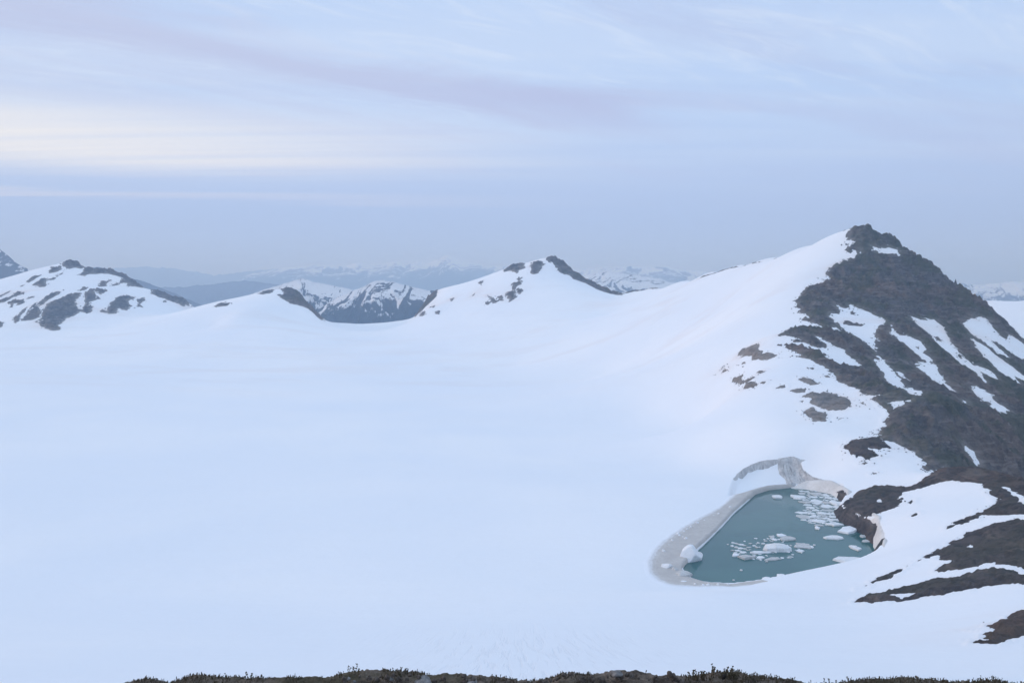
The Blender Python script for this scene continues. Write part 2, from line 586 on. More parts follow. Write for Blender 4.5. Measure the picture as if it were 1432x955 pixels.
# hollow where a block of the glacier has slumped away from its headwall
hol_px = [(1019, 694), (1024, 676), (1028, 667), (1035, 660), (1048, 652.5), (1063, 647), (1089, 643.5), (1109, 642.5), (1120, 647), (1122, 656), (1132, 665), (1145, 671), (1140, 676), (1112, 680), (1060, 684), (1036, 690)]
hol_w = poly_world(hol_px)
SH = sdf_poly(hol_w, GX, GY, 30.0)
GZ = GZ - sstep(SH, -.5, 2.6) * 5.0 * sstep(SL, 0, -10)

# ------------------------------------------------------------------ bare rock traced on the ground
ROCKS = []


def rk(label, pts, mat, group=None, h=2.0, name='rock_outcrop', kind=None, cat='rock outcrop', rough=1.0):
    ROCKS.append(dict(label=label, pts=pts, mat=mat, group=group, h=h, name=name, kind=kind, cat=cat, rough=rough))


rk('steep brown rock face of the highest peak, streaked with snow gullies',
   [(1188, 323), (1182, 333), (1187, 332), (1188, 335), (1198, 338), (1190, 340), (1184, 341), (1182, 352), (1183, 357), (1196, 355), (1202, 354), (1196, 359), (1191, 363), (1180, 364),
    (1171, 369), (1157, 382), (1158, 386), (1149, 391), (1158, 391), (1143, 398), (1129, 403), (1120, 411), (1119, 418), (1107, 422), (1115, 426), (1111, 430), (1130, 444), (1120, 448), (1149, 458.5),
    (1130, 459), (1107, 458.5), (1099, 464), (1092, 469), (1110, 472), (1116, 475), (1102, 477), (1108, 481), (1126, 481), (1146, 487), (1156, 487), (1149, 480), (1144, 472), (1157, 479), (1167, 486),
    (1181, 490), (1188, 497), (1196, 504), (1203, 513), (1197, 514.5), (1187, 512), (1165, 506), (1146, 494), (1130, 487), (1110, 482), (1082, 483), (1088, 484.5), (1100, 488), (1119, 494), (1130, 503), (1146, 511), (1157, 519), (1173, 528),
    (1168, 534), (1181, 537), (1190, 541), (1196, 543), (1209, 552), (1240, 553.5), (1221, 559), (1232, 570), (1242, 578), (1235, 592), (1238, 594), (1225, 603), (1227, 613), (1236, 615), (1264, 626),
    (1285, 638), (1294, 648), (1291, 656), (1297, 659), (1321, 655), (1345, 663, 735), (1432, 690, 660), (1620, 700, 640), (1640, 600, 1250),
    (1560, 580, 1330), (1480, 515), (1432, 475), (1412, 457), (1395, 440), (1370, 420), (1345, 405), (1320, 382), (1300, 367), (1262, 342), (1245, 328), (1217, 317), (1200, 313), (1190, 315)],
   M_ROCK, h=3.5, name='mountain', kind='structure', cat=None, rough=4.2)
rk('dark rock bank jutting into the lake and rising to the near ridge',
   [(1170, 727), (1178, 709), (1190, 695), (1204, 688), (1223, 682), (1259, 680), (1272, 683), (1293, 671), (1318, 659), (1345, 654), (1380, 660), (1405, 665), (1440, 674), (1520, 695), (1540, 740),
    (1436, 722.5), (1426, 721.5), (1372, 720), (1350, 731), (1331, 737), (1335, 732), (1358, 723), (1373, 715), (1397, 704), (1396, 699), (1384, 687), (1365, 676), (1346, 675), (1333, 671), (1293, 682),
    (1259, 689), (1252, 700), (1264, 696), (1253, 711), (1233, 717), (1223, 722), (1214, 733), (1222, 742), (1226, 754), (1222, 756), (1212, 748), (1205, 742), (1195, 736), (1182, 731)],
   M_NEAR, h=3.0, name='rock_bank', cat='rock bank', rough=1.6)
rk('long dark rock band with a hooked left tip on the near snow slope',
   [(1209, 820.3), (1244, 803), (1274, 788), (1312, 770), (1321, 762), (1333, 754), (1350, 746), (1378, 737), (1418, 729), (1422, 723), (1432, 728), (1520, 738), (1540, 810), (1432, 795), (1405, 790), (1400, 787.5),
    (1404, 784.5), (1388, 785.5), (1369, 790), (1344, 796), (1318, 799), (1312, 796), (1321, 790), (1333, 785), (1311, 784), (1316, 775), (1297, 781), (1274, 791), (1244, 805.5), (1210, 821.5)],
   M_NEAR, h=2.2, name='rock_band', cat='rock band', rough=1.2)
rk('tapering dark rock rib like a fin, on the near snow below the hooked band',
   [(1190, 843), (1205, 836), (1228, 828), (1274, 820), (1312, 811), (1335, 809), (1361, 801), (1397, 795.5), (1432, 803), (1540, 822), (1540, 830), (1432, 818), (1390, 819), (1342, 828), (1274, 839), (1240, 843), (1211, 845.5), (1216, 842), (1200, 843)],
   M_NEAR, h=2.2, name='rock_band', cat='rock band', rough=1.2)
rk('ragged dark rock knob alone on the lowest snow slope',
   [(1367, 894), (1375, 889), (1385, 885), (1383, 881), (1377, 879), (1398, 871.5), (1390, 870), (1414, 860.5), (1432, 858), (1520, 850), (1540, 880), (1432, 892), (1407, 898.7), (1380, 901), (1369, 900), (1379, 896)],
   M_NEAR, h=2.0, rough=1.2)
rk('dark curled rock outcrop between the lake and the peak',
   [(1179, 626), (1188, 620), (1207, 613), (1228, 612), (1236, 617), (1249, 628), (1217, 628), (1231, 637), (1217, 643.5), (1198, 638)], M_NEAR, h=1.6)
# islands of rock in the snow left of the face
G1 = 'rock islands in the snow below the peak'
for lab, pts, mt in (
    ('lone two-toned outcrop, dark above and pale below, highest of the rock islands', [(1029, 496), (1039, 488.5), (1055, 484), (1063, 488), (1072, 492.5), (1086, 496), (1083, 500), (1072, 504), (1049, 504), (1038, 500)], M_PALE),
    ('broad pale grey rock slab, largest of the rock islands', [(1122, 556), (1132, 550), (1151, 549), (1173, 553), (1192, 561), (1199, 570), (1185, 575), (1157, 575), (1141, 569), (1134, 563), (1138, 557)], M_PALE),
    ('grey outcrop tucked directly below the broad pale slab', [(1123, 577), (1138, 569), (1143, 574), (1155, 581), (1154, 590), (1140, 589), (1130, 581)], M_PALE),
    ('brownish outcrop with a lobe joining a lower slab, left of the rock islands', [(1021, 534), (1025, 528), (1036, 525), (1051, 530), (1047, 534), (1042, 537), (1058, 536.5), (1064, 542), (1042, 544.5), (1037, 537), (1027, 536)], M_PALE),
    ('thin pale rock lens just above the broad slab', [(1104, 547.6), (1115, 543.5), (1128, 544), (1126, 549), (1113, 551)], M_PALE),
    ('pale rock with a dark knob at its upper end', [(1118, 531), (1123, 528), (1135, 532), (1148, 537.5), (1133, 539), (1124, 535)], M_PALE),
    ('small dark oval rock beside the long rock strip', [(1131, 515.5), (1137, 513), (1142, 516), (1137, 518.3)], M_ROCK),
):
    rk(lab, pts, M_ISLE if mt is M_PALE else mt, G1, h=1.8)
for lab, pts in zip(['small rock right under the lone two-toned outcrop', 'small rock farthest out on the snow from the face', 'small pale rock between the two-toned and the brownish outcrop', 'thin rock beside the lower slab of the brownish outcrop', 'pair of flat rocks left of the thin pale lens', 'tiny rock left of the broad pale slab', 'tiny rock off the lower right of the broad pale slab', 'row of rock crumbs along the long rock strip', 'small rock between the broad slab and the face', 'flat dark rock under the curled outcrop', 'rock crumbs above the pale rock with a dark knob', 'tiny rock on the snow above the lake bank'], ([(1034, 508), (1039, 506), (1045, 508.5), (1038, 510)], [(1006, 518.5), (1011, 516), (1020, 518), (1012, 521)], [(1058, 522), (1063, 518.5), (1073, 519), (1063, 523)],
            [(1061, 537), (1071, 535), (1069, 538.5)], [(1082, 544), (1097, 539), (1100, 542), (1085, 545)], [(1118, 563), (1123, 561.5), (1122, 564)], [(1170, 588), (1178, 585), (1173, 588.5)],
            [(1110, 498), (1120, 498.5), (1130, 501), (1122, 501.5)], [(1201, 563), (1207, 562.5), (1212, 567.5), (1205, 566.8)], [(1204, 649), (1210, 646.5), (1217, 648.6), (1210, 650.6)],
            [(1153, 526), (1158, 525), (1160, 528), (1155, 528)], [(1219, 662), (1223, 660.5), (1226, 662), (1221, 664)])):
    rk(lab, pts, M_ISLE, 'small rocks showing through the snow', h=.9)
for pts in ([(1271, 703), (1276, 699), (1274, 705)], [(1274, 722), (1281, 717), (1283, 720.5), (1277, 723)]):
    rk('little dark rock on the rounded snow patch above the lake', pts, M_NEAR, 'little rocks on the rounded snow patch', h=.9)
# left mountain
G2 = 'rock outcrops on the left mountain'
LM = [
    ('dark rounded rock cap on the summit of the left mountain', [(86, 372), (92, 365), (97, 361), (105, 361), (112, 368), (118, 376), (114, 377), (108, 375), (100, 375.5), (92, 379.5), (89, 380), (94, 375.5)]),
    ('jagged grey rock crest running right from the left summit', [(112, 385), (116, 379), (119, 372), (126, 372), (134, 374), (141, 376), (155, 379), (170, 381), (180, 384), (189, 392), (199, 398), (201, 403), (190, 401.5), (177, 400), (179, 396), (169, 396.5), (168, 393), (171, 389), (163, 386), (152, 384), (142, 383), (134, 384), (128, 383.5), (118, 387)]),
    ('thin rock crest sloping down to the saddle of the left mountain', [(211, 411), (216, 404), (228, 409), (240, 415), (251, 417), (270, 423), (266, 428), (257, 427.5), (243, 424), (235, 420.5), (222, 415.7), (213, 412)]),
    ('largest grey cliff on the left mountain, broad and blocky', [(54, 453), (58, 438), (65, 428), (70, 422), (86, 418), (94, 412.5), (113, 409.5), (112, 415), (106, 422), (108, 431), (113, 434), (117, 426), (125, 423.5), (130, 429.5), (126, 437), (120, 438.5), (113, 436), (105, 441), (91, 447), (83, 455), (84, 461.5), (76, 463.5), (63, 460), (60, 456)]),
    ('triangular grey cliff beside the largest cliff of the left mountain', [(28.5, 449), (44, 428), (49, 424), (57, 434), (56, 443), (44, 448)]),
    ('grey cliff with rounded buttresses right of the largest cliff', [(150, 437), (151, 426.5), (162, 415.5), (181, 414), (190, 417.7), (178, 422), (185, 428), (178, 434), (171, 434), (165, 431), (163, 438), (154, 440), (140, 436), (143, 432)]),
    ('hooked grey outcrop above the largest cliff of the left mountain', [(119.5, 422), (119.5, 409), (126, 404), (147, 404.5), (148, 408), (141, 412), (132, 407), (131, 410), (141.5, 417.7), (132, 422), (122, 423)]),
    ('slanting narrow rock rib above the triangular cliff', [(53, 425), (63, 416), (73, 409.5), (85, 407.5), (80, 413), (66, 420), (57, 427)]),
    ('long slanting rock rib near the left foot of the mountain', [(-14, 426), (0, 420), (16, 414), (25, 408), (35, 408.5), (33, 412), (19, 416), (6, 423)]),
]
for lab, pts in LM:
    rk(lab, pts, M_PALE, G2, h=4.5, rough=3.2)
for lab, pts in zip(['grey rock step just left of the dark summit cap', 'split grey outcrop right of the buttressed cliff', 'slanted outcrop under the jagged rock crest', 'thin rock sliver beside the slanted outcrop under the crest', 'narrow leaning rock rib left of the triangular cliff', 'ragged broken rock row under the long slanting rib', 'lone slanting streak of rock high on the left shoulder', 'three-lobed dark outcrop below the left summit', 'thin rock dash beside the three-lobed outcrop', 'tiny rock dash under the rock step of the summit', 'thin rock streak above the long slanting rib', 'short rock streak above the narrow rib of the triangular cliff', 'small rock bar above the hooked outcrop', 'rounded rock at the lower left foot of the mountain', 'tiny lone rock speck on the upper left snow', 'tiny rock speck below the thin crest near the saddle', 'tiny rock speck between the triangular and the largest cliff'], ([(67, 379.5), (72, 374), (86, 373), (85, 378), (75, 382), (69, 382)], [(192, 420), (203, 415.5), (202, 421), (196, 424), (199, 430), (190, 428.7), (194, 424)], [(136, 401.5), (141, 394), (155, 392), (150, 397), (147, 401.5)],
            [(155, 399.6), (166, 396), (166, 399), (158, 400.6)], [(17, 447), (29, 436), (38, 430), (28, 444), (26, 450), (20, 454.5), (20.5, 448.5)], [(9, 423.6), (20, 419.5), (31, 420), (35, 424), (26, 427), (20, 425), (15, 430), (14, 426)],
            [(37, 394), (48, 385.5), (59, 384.5), (50, 390), (40, 395.5)], [(45, 399), (58, 390), (66, 390), (63, 396), (67, 400.5), (57, 402.5), (50, 399)], [(67, 391.5), (78, 388), (79, 390), (70, 393.4)],
            [(79, 386), (88, 382), (87, 384), (80, 387)], [(-12, 418), (0, 413), (15, 406.5), (13, 409.5), (0, 415.5)], [(36, 418), (48, 413.6), (47, 416.5), (38, 419)], [(109, 407), (117, 402), (123, 402.8), (117, 406.5)],
            [(-10, 456), (0, 449), (4, 451), (0, 460)], [(28, 400.5), (35, 398), (32, 401)], [(228, 421), (233, 420.5), (232, 424)], [(48, 450), (53, 448), (52, 452)])):
    rk(lab + ' on the left mountain' if 'mountain' not in lab else lab, pts, M_PALE, 'small outcrops on the left mountain', h=2.4, rough=1.4)
# knoll
rk('dark rock edge of the low snow knoll beside the saddle', [(390, 404), (404, 403), (418, 408), (424, 417), (434, 425), (446, 438), (454, 446), (447, 446), (436, 436), (423, 429), (408, 425.5), (395, 418.5), (389, 412.5), (397, 412)], M_ROCK, h=5, rough=2)
for pts in ([(300, 428.5), (310, 424), (323, 424), (318, 428), (305, 429.5)], [(362, 411), (372, 404), (386, 403), (382, 409), (368, 412)]):
    rk('thin tan rock strip on the low snow knoll', pts, M_PALE, 'tan rock strips on the knoll', h=1.2)
# centre peak
G3 = 'rock outcrops on the centre peak'
for lab, pts, mt in (
    ('dark rock edge where the centre peak drops to the saddle', [(581, 442), (588, 425), (603, 406), (613, 405), (611, 414), (599, 426), (588, 437)], M_ROCK),
    ('brown rock shoulder on the skyline left of the centre summit', [(704, 381), (714, 367), (730, 364), (733, 376), (725, 378.5), (724, 384), (718, 379)], M_PALE),
    ('brown rock wedge just left of the centre summit', [(741, 382), (743, 368), (750, 366), (760, 366), (761, 370), (757, 374), (753, 382), (746, 384.5)], M_PALE),
    ('dark rock ridge descending right from the centre summit', [(762, 363), (768, 356), (778, 355), (786, 360), (801, 372), (818, 384), (840, 397), (864, 406), (870, 413.5), (850, 410), (834, 404.5), (817, 395), (803, 391.5), (797, 385.5), (784, 383.5), (781, 378), (775, 371), (766, 367)], M_ROCK),
    ('squarish rock outcrop in the middle of the centre peak snow', [(709, 409), (720, 409), (722, 417), (713, 421.5), (708, 418)], M_PALE),
    ('cluster of rock lobes above the squarish outcrop', [(715, 397), (729, 394), (730, 398), (722, 402), (731, 408), (726, 411.5), (716, 406)], M_PALE),
):
    rk(lab, pts, mt, G3, h=4, rough=3)
for lab, pts in zip(['slanting row of rocks left of the squarish outcrop', 'small rock between the slanting row and the squarish outcrop', 'small notched rock high under the left skyline', 'thin slanting rock dash on the left flank', 'small rock at the lower end of the slanting row', 'lone rock speck low on the left flank', 'small rock speck beside the dark left edge', 'flat rock speck at the foot of the left flank', 'thin rock dash just above the saddle snow', 'tiny rock dash above the cluster of lobes'], ([(680, 413), (690, 416.5), (697, 422), (690, 425.5)], [(695, 415), (702, 413.5), (705, 421), (697, 420.5)], [(666, 396), (676, 392.5), (675, 399)], [(657, 415.5), (665, 410), (662, 414)], [(676, 422), (687, 423.5), (681, 427)],
            [(629, 418.5), (636, 416.5), (632, 421.5)], [(601, 429.5), (609, 427.5), (606, 431)], [(605, 436), (617, 434.5), (612, 439.5)], [(584, 441.5), (594, 440), (588, 444)], [(722, 390.5), (730, 389.5), (726, 393)])):
    rk(lab + ' of the centre peak', pts, M_PALE, 'small rocks on the centre peak', h=2.2, rough=1.2)
rk('thin dark rock line along the crest of the right snow ridge', [(975, 391), (985, 386), (1030, 373.2), (1060, 367.3), (1092, 357.5), (1090, 358.6), (1060, 367.9), (1030, 374.2), (985, 387.2)], M_ROCK, h=.7)
rk('thin dark rock line in the dip right of the centre peak', [(862, 412), (890, 405.5), (922, 401.8), (920, 404.3), (890, 407.3)], M_ROCK, h=.8)

# snow patches lying in the rock
HOLES = []


def hole(label, pts, group=None, name='snow_patch'):
    HOLES.append(dict(label=label, pts=pts, group=group, name=name))


hole('small snow patch just under the top of the highest peak', [(1218, 344.5), (1228, 348), (1246, 348), (1258, 351), (1256, 355.5), (1237, 357), (1228, 353.5), (1222, 350)])
hole('large snow patch with rock specks narrowing into a snow gully on the face',
     [(1169, 427), (1178, 431), (1187, 433), (1189, 426.5), (1203, 433), (1219, 438.5), (1240, 451), (1236, 455), (1227, 460), (1224, 471), (1225.5, 479), (1223, 488), (1229, 498), (1244, 512), (1258, 529), (1266, 543), (1276, 543), (1291, 548), (1286, 556), (1276, 551.5), (1257, 545),
      (1242, 536), (1235, 523), (1220, 504), (1227, 504), (1225, 493), (1216, 484.5), (1205, 475.5), (1189, 467), (1165, 449), (1162, 445), (1162, 439), (1174, 440), (1175, 436.5)])
hole('short snow streak under the large specked patch', [(1160, 459), (1169, 459), (1181, 467.5), (1170, 465.5)])
hole('thin snow streak beside the lower snow gully', [(1252, 519.5), (1258, 520.5), (1276, 535.5), (1262, 530)])
hole('ragged snow patch in the middle of the face, in two lobes',
     [(1246, 455), (1250, 461), (1258, 469), (1266, 468.5), (1285, 477), (1297, 490), (1292, 495), (1300, 501), (1303, 504), (1301, 507.5), (1308, 511), (1313, 521), (1323, 537), (1334, 548), (1331, 549.5), (1317, 541.5), (1306, 533.5), (1293, 523.5), (1281, 514), (1286, 507), (1296, 507), (1290, 502), (1280, 496), (1273, 489), (1262, 479.5), (1256, 474.5), (1246, 464.5)])
hole('long slanting snow gully crossing the whole face', [(1272, 442.5), (1290, 447.5), (1306, 447.5), (1319, 457), (1329, 475.5), (1344, 497), (1362, 512), (1385, 518.5), (1396, 532.5), (1383, 527.5), (1368, 517.5), (1382, 537.5), (1378, 536.5), (1365, 521.5), (1349, 513.5), (1335, 502), (1313, 482), (1293, 462), (1281, 454.5)])
hole('widest snow patch high on the right shoulder of the mountain', [(1347, 454), (1355, 447.5), (1369, 443.5), (1380, 446.5), (1390, 460), (1401, 471.5), (1407, 475.5), (1409, 468.5), (1417, 471.5), (1432, 481.5), (1450, 494), (1450, 517), (1432, 506), (1417, 496), (1385, 475.5), (1398, 487.5), (1416, 505), (1397, 498), (1377, 480), (1355, 466)])
hole('forked snow streak running below the widest snow patch', [(1356, 467.5), (1366, 477.5), (1382, 487.5), (1398, 501.5), (1417, 514.5), (1432, 526.5), (1450, 536), (1450, 547), (1432, 533.5), (1419, 527.5), (1427.5, 540), (1413, 530.5), (1396, 519.5), (1377, 502), (1365, 486)])
hole('notched snow patch low on the right of the dark face', [(1357, 545), (1365, 540), (1374, 547), (1386, 551), (1394, 563), (1411, 575), (1397, 579.5), (1383, 569), (1388, 565.5), (1381, 560), (1379, 564), (1369, 555.5)])
hole('tiny round snow patch on the dark lower face', [(1345, 563), (1350, 561), (1352, 566), (1348, 567)])
hole('single leaf-shaped snow patch on the dark lower spur', [(1350.5, 623), (1361, 633), (1371, 648), (1369, 654.5), (1364, 650), (1353, 635)])
hole('snow streak along the back of the near ridge', [(1398, 680), (1407, 683), (1432, 695), (1460, 706), (1460, 716), (1432, 705.5), (1412, 689.5)])
hole('small white snow wedge inside the hooked rock band', [(1351, 766), (1357.5, 761.5), (1364, 768.5)])
hole('flat snow patch inside the fin-shaped rock rib', [(1241, 832), (1259, 830), (1279, 830.7), (1259, 837.7), (1253, 835)])
hole('small snow fleck on the lakeside rock bank', [(1227, 700), (1230, 698), (1232, 703), (1229, 704)])
hole('small snow wedge between the spur and the curled outcrop', [(1236, 617), (1249, 619), (1267, 627), (1262, 631), (1249, 628.5)])
hole('snow tongue under the foot of the snow gully', [(1241, 564), (1253, 561), (1273, 560.5), (1261, 568.5), (1248, 573.5), (1250, 567.5)])
SPECKS = [[(1174, 451.5), (1183, 449.5), (1192, 452), (1207, 455), (1203, 457.5), (1190, 455.5), (1178, 454)], [(1190, 437), (1195, 437), (1194, 441), (1189, 440)], [(1280, 486), (1286, 485), (1285, 489.5)], [(1306, 471), (1312, 472), (1316, 478), (1310, 476)], [(1339, 496.5), (1343, 497), (1345, 503), (1341, 500)]]

MARG = 60.0
S = np.full(GX.shape, -MARG)
OWN = np.full(GX.shape, -1, np.int32)
HCAP = np.zeros(GX.shape)
RGH = np.zeros(GX.shape)
jit = fbm(GX / 24, GY / 34, 5, 41, .78) * 2.4
for k, r in enumerate(ROCKS):
    V = poly_world(r['pts'])
    area = abs(np.dot(V[:, 0], np.roll(V[:, 1], 1)) - np.dot(V[:, 1], np.roll(V[:, 0], 1))) / 2
    s = sdf_poly(V, GX, GY, MARG)
    amp = min(5.0, .14 * math.sqrt(area) + .3)
    s = s + jit * amp * (s > -MARG + 1)
    up = s > S
    S = np.where(up, s, S)
    OWN = np.where(up & (s > -MARG + 1), k, OWN)
    HCAP = np.where(up, r['h'], HCAP)
    RGH = np.where(up, r['rough'], RGH)
HS = np.full(GX.shape, -MARG)
HOWN = np.full(GX.shape, -1, np.int32)
for k, hd in enumerate(HOLES):
    V = poly_world(hd['pts'])
    s = sdf_poly(V, GX, GY, MARG)
    s = s + jit * 2.2 * (s > -MARG + 1)
    up = s > HS
    HS = np.where(up, s, HS)
    HOWN = np.where(up & (s > -MARG + 1), k, HOWN)
for pts in SPECKS:
    V = poly_world(pts)
    HS = np.minimum(HS, -sdf_poly(V, GX, GY, 30.0) + 29.9 * 0)
SR = np.minimum(S, -HS)

# rock surface: rises out of the snow, ribs and ledges grow with distance from its edge
rib = fbm(GX / 34, GY / 150, 5, 77, .55, ridged=True)
crag = fbm(GX / 22, GY / 26, 5, 91, .55, ridged=True)
fine = fbm(GX / 7, GY / 9, 3, 13, .75)
grow = sstep(SR, 0, 26)
lift = np.where(SR > 0, np.minimum(SR * .30 + .15, HCAP), np.maximum(SR * .45 + .15, -6.0))
ROCK_Z = np.where(SL > -8, GZR, GZ) + lift + grow * RGH * (3.0 * (rib - .5) + 2.0 * (crag - .5)) + sstep(SR, -6, 3) * (.55 * (crag - .25) + 2.3 * fine) * np.clip(RGH, 1, 2) * np.clip(GY / 1300, .55, 1.5)
EDGE = sstep(SR, 9, 0)

IDX = np.arange(NR * NC).reshape(NR, NC)
Q = np.stack([IDX[:-1, :-1], IDX[:-1, 1:], IDX[1:, 1:], IDX[1:, :-1]], -1).reshape(-1, 4)


def qmax(A):
    a = A.ravel(); return np.maximum.reduce([a[Q[:, i]] for i in range(4)])


def qmin(A):
    a = A.ravel(); return np.minimum.reduce([a[Q[:, i]] for i in range(4)])


# dust on the snow near rock and along the high slopes
DIRT = sstep(SR, -45, 0) * .45 + sstep(SR, -9, 0) * .6 + sstep(GY, 1100, 1900) * .45 + sstep(GY, 900, 1300) * sstep(GX, 150, 400) * .3
RUN = sstep(GY, 450, 330) * np.exp(-((GX / GY - .02) / .15) ** 2)
SNOW_Z = GZ + fine * .05 + .55 * np.exp(-((SR + 2.2) / 2.0) ** 2)
SNOW = np.stack([GX, GY, SNOW_Z], -1).reshape(-1, 3)
q_sr_max, q_sr_min = qmax(SR), qmin(SR)
hole_near = qmax(HS)
hown = HOWN.ravel()[Q[:, 0]]
in_rock = qmin(S) > 1.0
keep = (q_sr_min < 5.0) & (qmin(SL) < 6.0)
is_patch = keep & in_rock & (hole_near > -7.0) & (hown >= 0)
inlet = [k for k, hd in enumerate(HOLES) if False]
at_s = {'dirt': DIRT.ravel(), 'runnel': RUN.ravel()}
o = link('snow_field', sub_mesh('snow_field', SNOW, Q[keep & ~is_patch], True, at_s), M_SNOW)
tag(o, 'broad white glacier snowfield filling the basin and its slopes', kind='structure')
for k, hd in enumerate(HOLES):
    f = Q[is_patch & (hown == k)]
    if len(f) == 0:
        print('EMPTY PATCH', hd['label']); continue
    o = link(hd['name'], sub_mesh(hd['name'], SNOW, f, True, at_s), M_SNOW)
    tag(o, hd['label'], 'snow patch', hd['group'])
ROCKV = np.stack([GX, GY, ROCK_Z], -1).reshape(-1, 3)
own = OWN.ravel()[Q[:, 0]]
at_r = {'edge': EDGE.ravel()}
rock_keep = (q_sr_max > -5.0) & (own >= 0)
for k, r in enumerate(ROCKS):
    f = Q[rock_keep & (own == k)]
    if len(f) == 0:
        print('EMPTY ROCK', r['label']); continue
    o = link(r['name'], sub_mesh(r['name'], ROCKV, f, True, at_r), r['mat'])
    tag(o, r['label'], r['cat'], r['group'], r['kind'])


# loose stones melted out along the edges of the rock
def scree():
    rs = np.random.default_rng(3)
    sr = SR.ravel()
    near = (sr > -9) & (sr < 1.0) & (SL.ravel() < -3) & (GY.ravel() > 250)
    ids = np.nonzero(near)[0]
    wgt = np.exp(sr[ids] / 2.2) * np.where(GY.ravel()[ids] < 770, .05, 1.0) * np.clip(fbm(GX.ravel()[ids] / 30, GY.ravel()[ids] / 40, 2, 99) + .25, 0, 1)
    ids = rs.choice(ids, 2600, replace=False, p=wgt / wgt.sum())
    ph = (1 + 5 ** .5) / 2
    ico = np.array([(-1, ph, 0), (1, ph, 0), (-1, -ph, 0), (1, -ph, 0), (0, -1, ph), (0, 1, ph), (0, -1, -ph), (0, 1, -ph), (ph, 0, -1), (ph, 0, 1), (-ph, 0, -1), (-ph, 0, 1)]) / 1.9
    tri = np.array([(0, 11, 5), (0, 5, 1), (0, 1, 7), (0, 7, 10), (0, 10, 11), (1, 5, 9), (5, 11, 4), (11, 10, 2), (10, 7, 6), (7, 1, 8), (3, 9, 4), (3, 4, 2), (3, 2, 6), (3, 6, 8), (3, 8, 9), (4, 9, 5), (2, 4, 11), (6, 2, 10), (8, 6, 7), (9, 8, 1)])
    co, tr = [], []
    for k, i in enumerate(ids):
        x, y, z = SNOW[i]
        px_m = y / F
        sz = px_m * rs.uniform(.35, 1.15) ** 1.6
        v = ico * rs.uniform(.6, 1.2, (12, 1)) * sz * np.array([rs.uniform(.8, 1.6), rs.uniform(.8, 1.4), rs.uniform(.5, .9)])
        a = rs.uniform(0, 6.28); c_, s_ = math.cos(a), math.sin(a)
        v = np.stack([v[:, 0] * c_ - v[:, 1] * s_, v[:, 0] * s_ + v[:, 1] * c_, v[:, 2]], 1)
        co.append(v + np.array([x + rs.uniform(-1, 1) * px_m, y + rs.uniform(-1.2, 1.2), z + sz * .15]))
        tr.append(tri + 12 * k)
    me = np_mesh('scree', np.concatenate(co), np.concatenate(tr), False, {'edge': np.zeros(12 * len(ids))})
    tag(link('scree', me, M_ROCK), 'loose brown stones scattered on the snow along the rock edges', kind='stuff')


scree()


def ground(px, py):
    xy = drop(px, py)
    return np.array([xy[0], xy[1], samp(GZ, np.array([xy[0]]), np.array([xy[1]]))[0]])


# ------------------------------------------------------------------ lake water
def make_water():
    m, t = mat_new('glacial_water')
    p = t.n('ShaderNodeNewGeometry').outputs['Position']
    n = t.noise(p, .02, 3, .5)
    c = t.mix(t.ss(n, .35, .65), (.024, .105, .102), (.034, .125, .118))
    rip = t.noise(t.mapping(p, scale=(.5, .9, 1)), 1.0, 3, .6)
    finish(t, c, .05, rip, .12, .10, .26, IOR=1.33)
    return m


M_WATER = make_water()
cen = lake_w.mean(0)
wv = cen + (lake_w - cen) * 1.05
me = bpy.data.meshes.new('lake_water')
me.from_pydata([(x, y, LAKE_Z) for x, y in wv], [], [list(range(len(wv)))])
me.update()
if me.polygons[0].normal.z < 0:
    me.flip_normals()
tag(link('lake_water', me, M_WATER), 'still teal meltwater lake at the edge of the glacier', kind='structure')


def make_ice(name, c1, c2, dirt, damt, flute=False, attr=None):
    m, t = mat_new(name)
    p = t.n('ShaderNodeNewGeometry').outputs['Position']
    n1 = t.noise(p, .10, 5, .6, .5)
    n2 = t.noise(p, .55, 5, .65, .3)
    c = t.mix(t.ss(n1, .35, .65), c1, c2)
    k = t.math('MULTIPLY', t.ss(n2, .45, .70), damt)
    c = t.mix(k, c, dirt)
    hgt = n2
    if flute:
        f = t.noise(t.mapping(p, scale=(.75, .06, .10)), 1.0, 5, .65, .6)
        c = t.mix(t.math('MULTIPLY', t.ss(f, .50, .68), .75), c, (.15, .15, .155))
        hgt = t.math('ADD', n2, t.math('MULTIPLY', f, 2.5))
    if attr:
        a = t.n('ShaderNodeAttribute', attribute_name=attr).outputs['Fac']
        a = t.math('ADD', a, t.math('MULTIPLY', t.math('SUBTRACT', n2, .5), .55))
        st = t.noise(t.mapping(p, scale=(.35, .35, .35)), 1.0, 5, .6, 1.2)
        a = t.ss(a, .12, .78)
        w2 = t.math('ADD', t.n('ShaderNodeAttribute', attribute_name='fade').outputs['Fac'], t.math('MULTIPLY', t.math('SUBTRACT', st, .5), .35))
        for lo, wd, am in ((.30, .05, .5), (.52, .035, .7), (.78, .03, .35)):
            ln = t.math('MULTIPLY', t.ss(w2, lo - wd, lo), t.ss(w2, lo + wd, lo))
            c = t.mix(t.math('MULTIPLY', ln, am), c, (.76, .76, .77))
        c = t.mix(t.math('MULTIPLY', t.ss(st, .60, .72), .25), c, (.70, .70, .70))
        c = t.mix(a, (.82, .85, .90), c)
    finish(t, c, .75, hgt, .7, .5, .3)
    return m


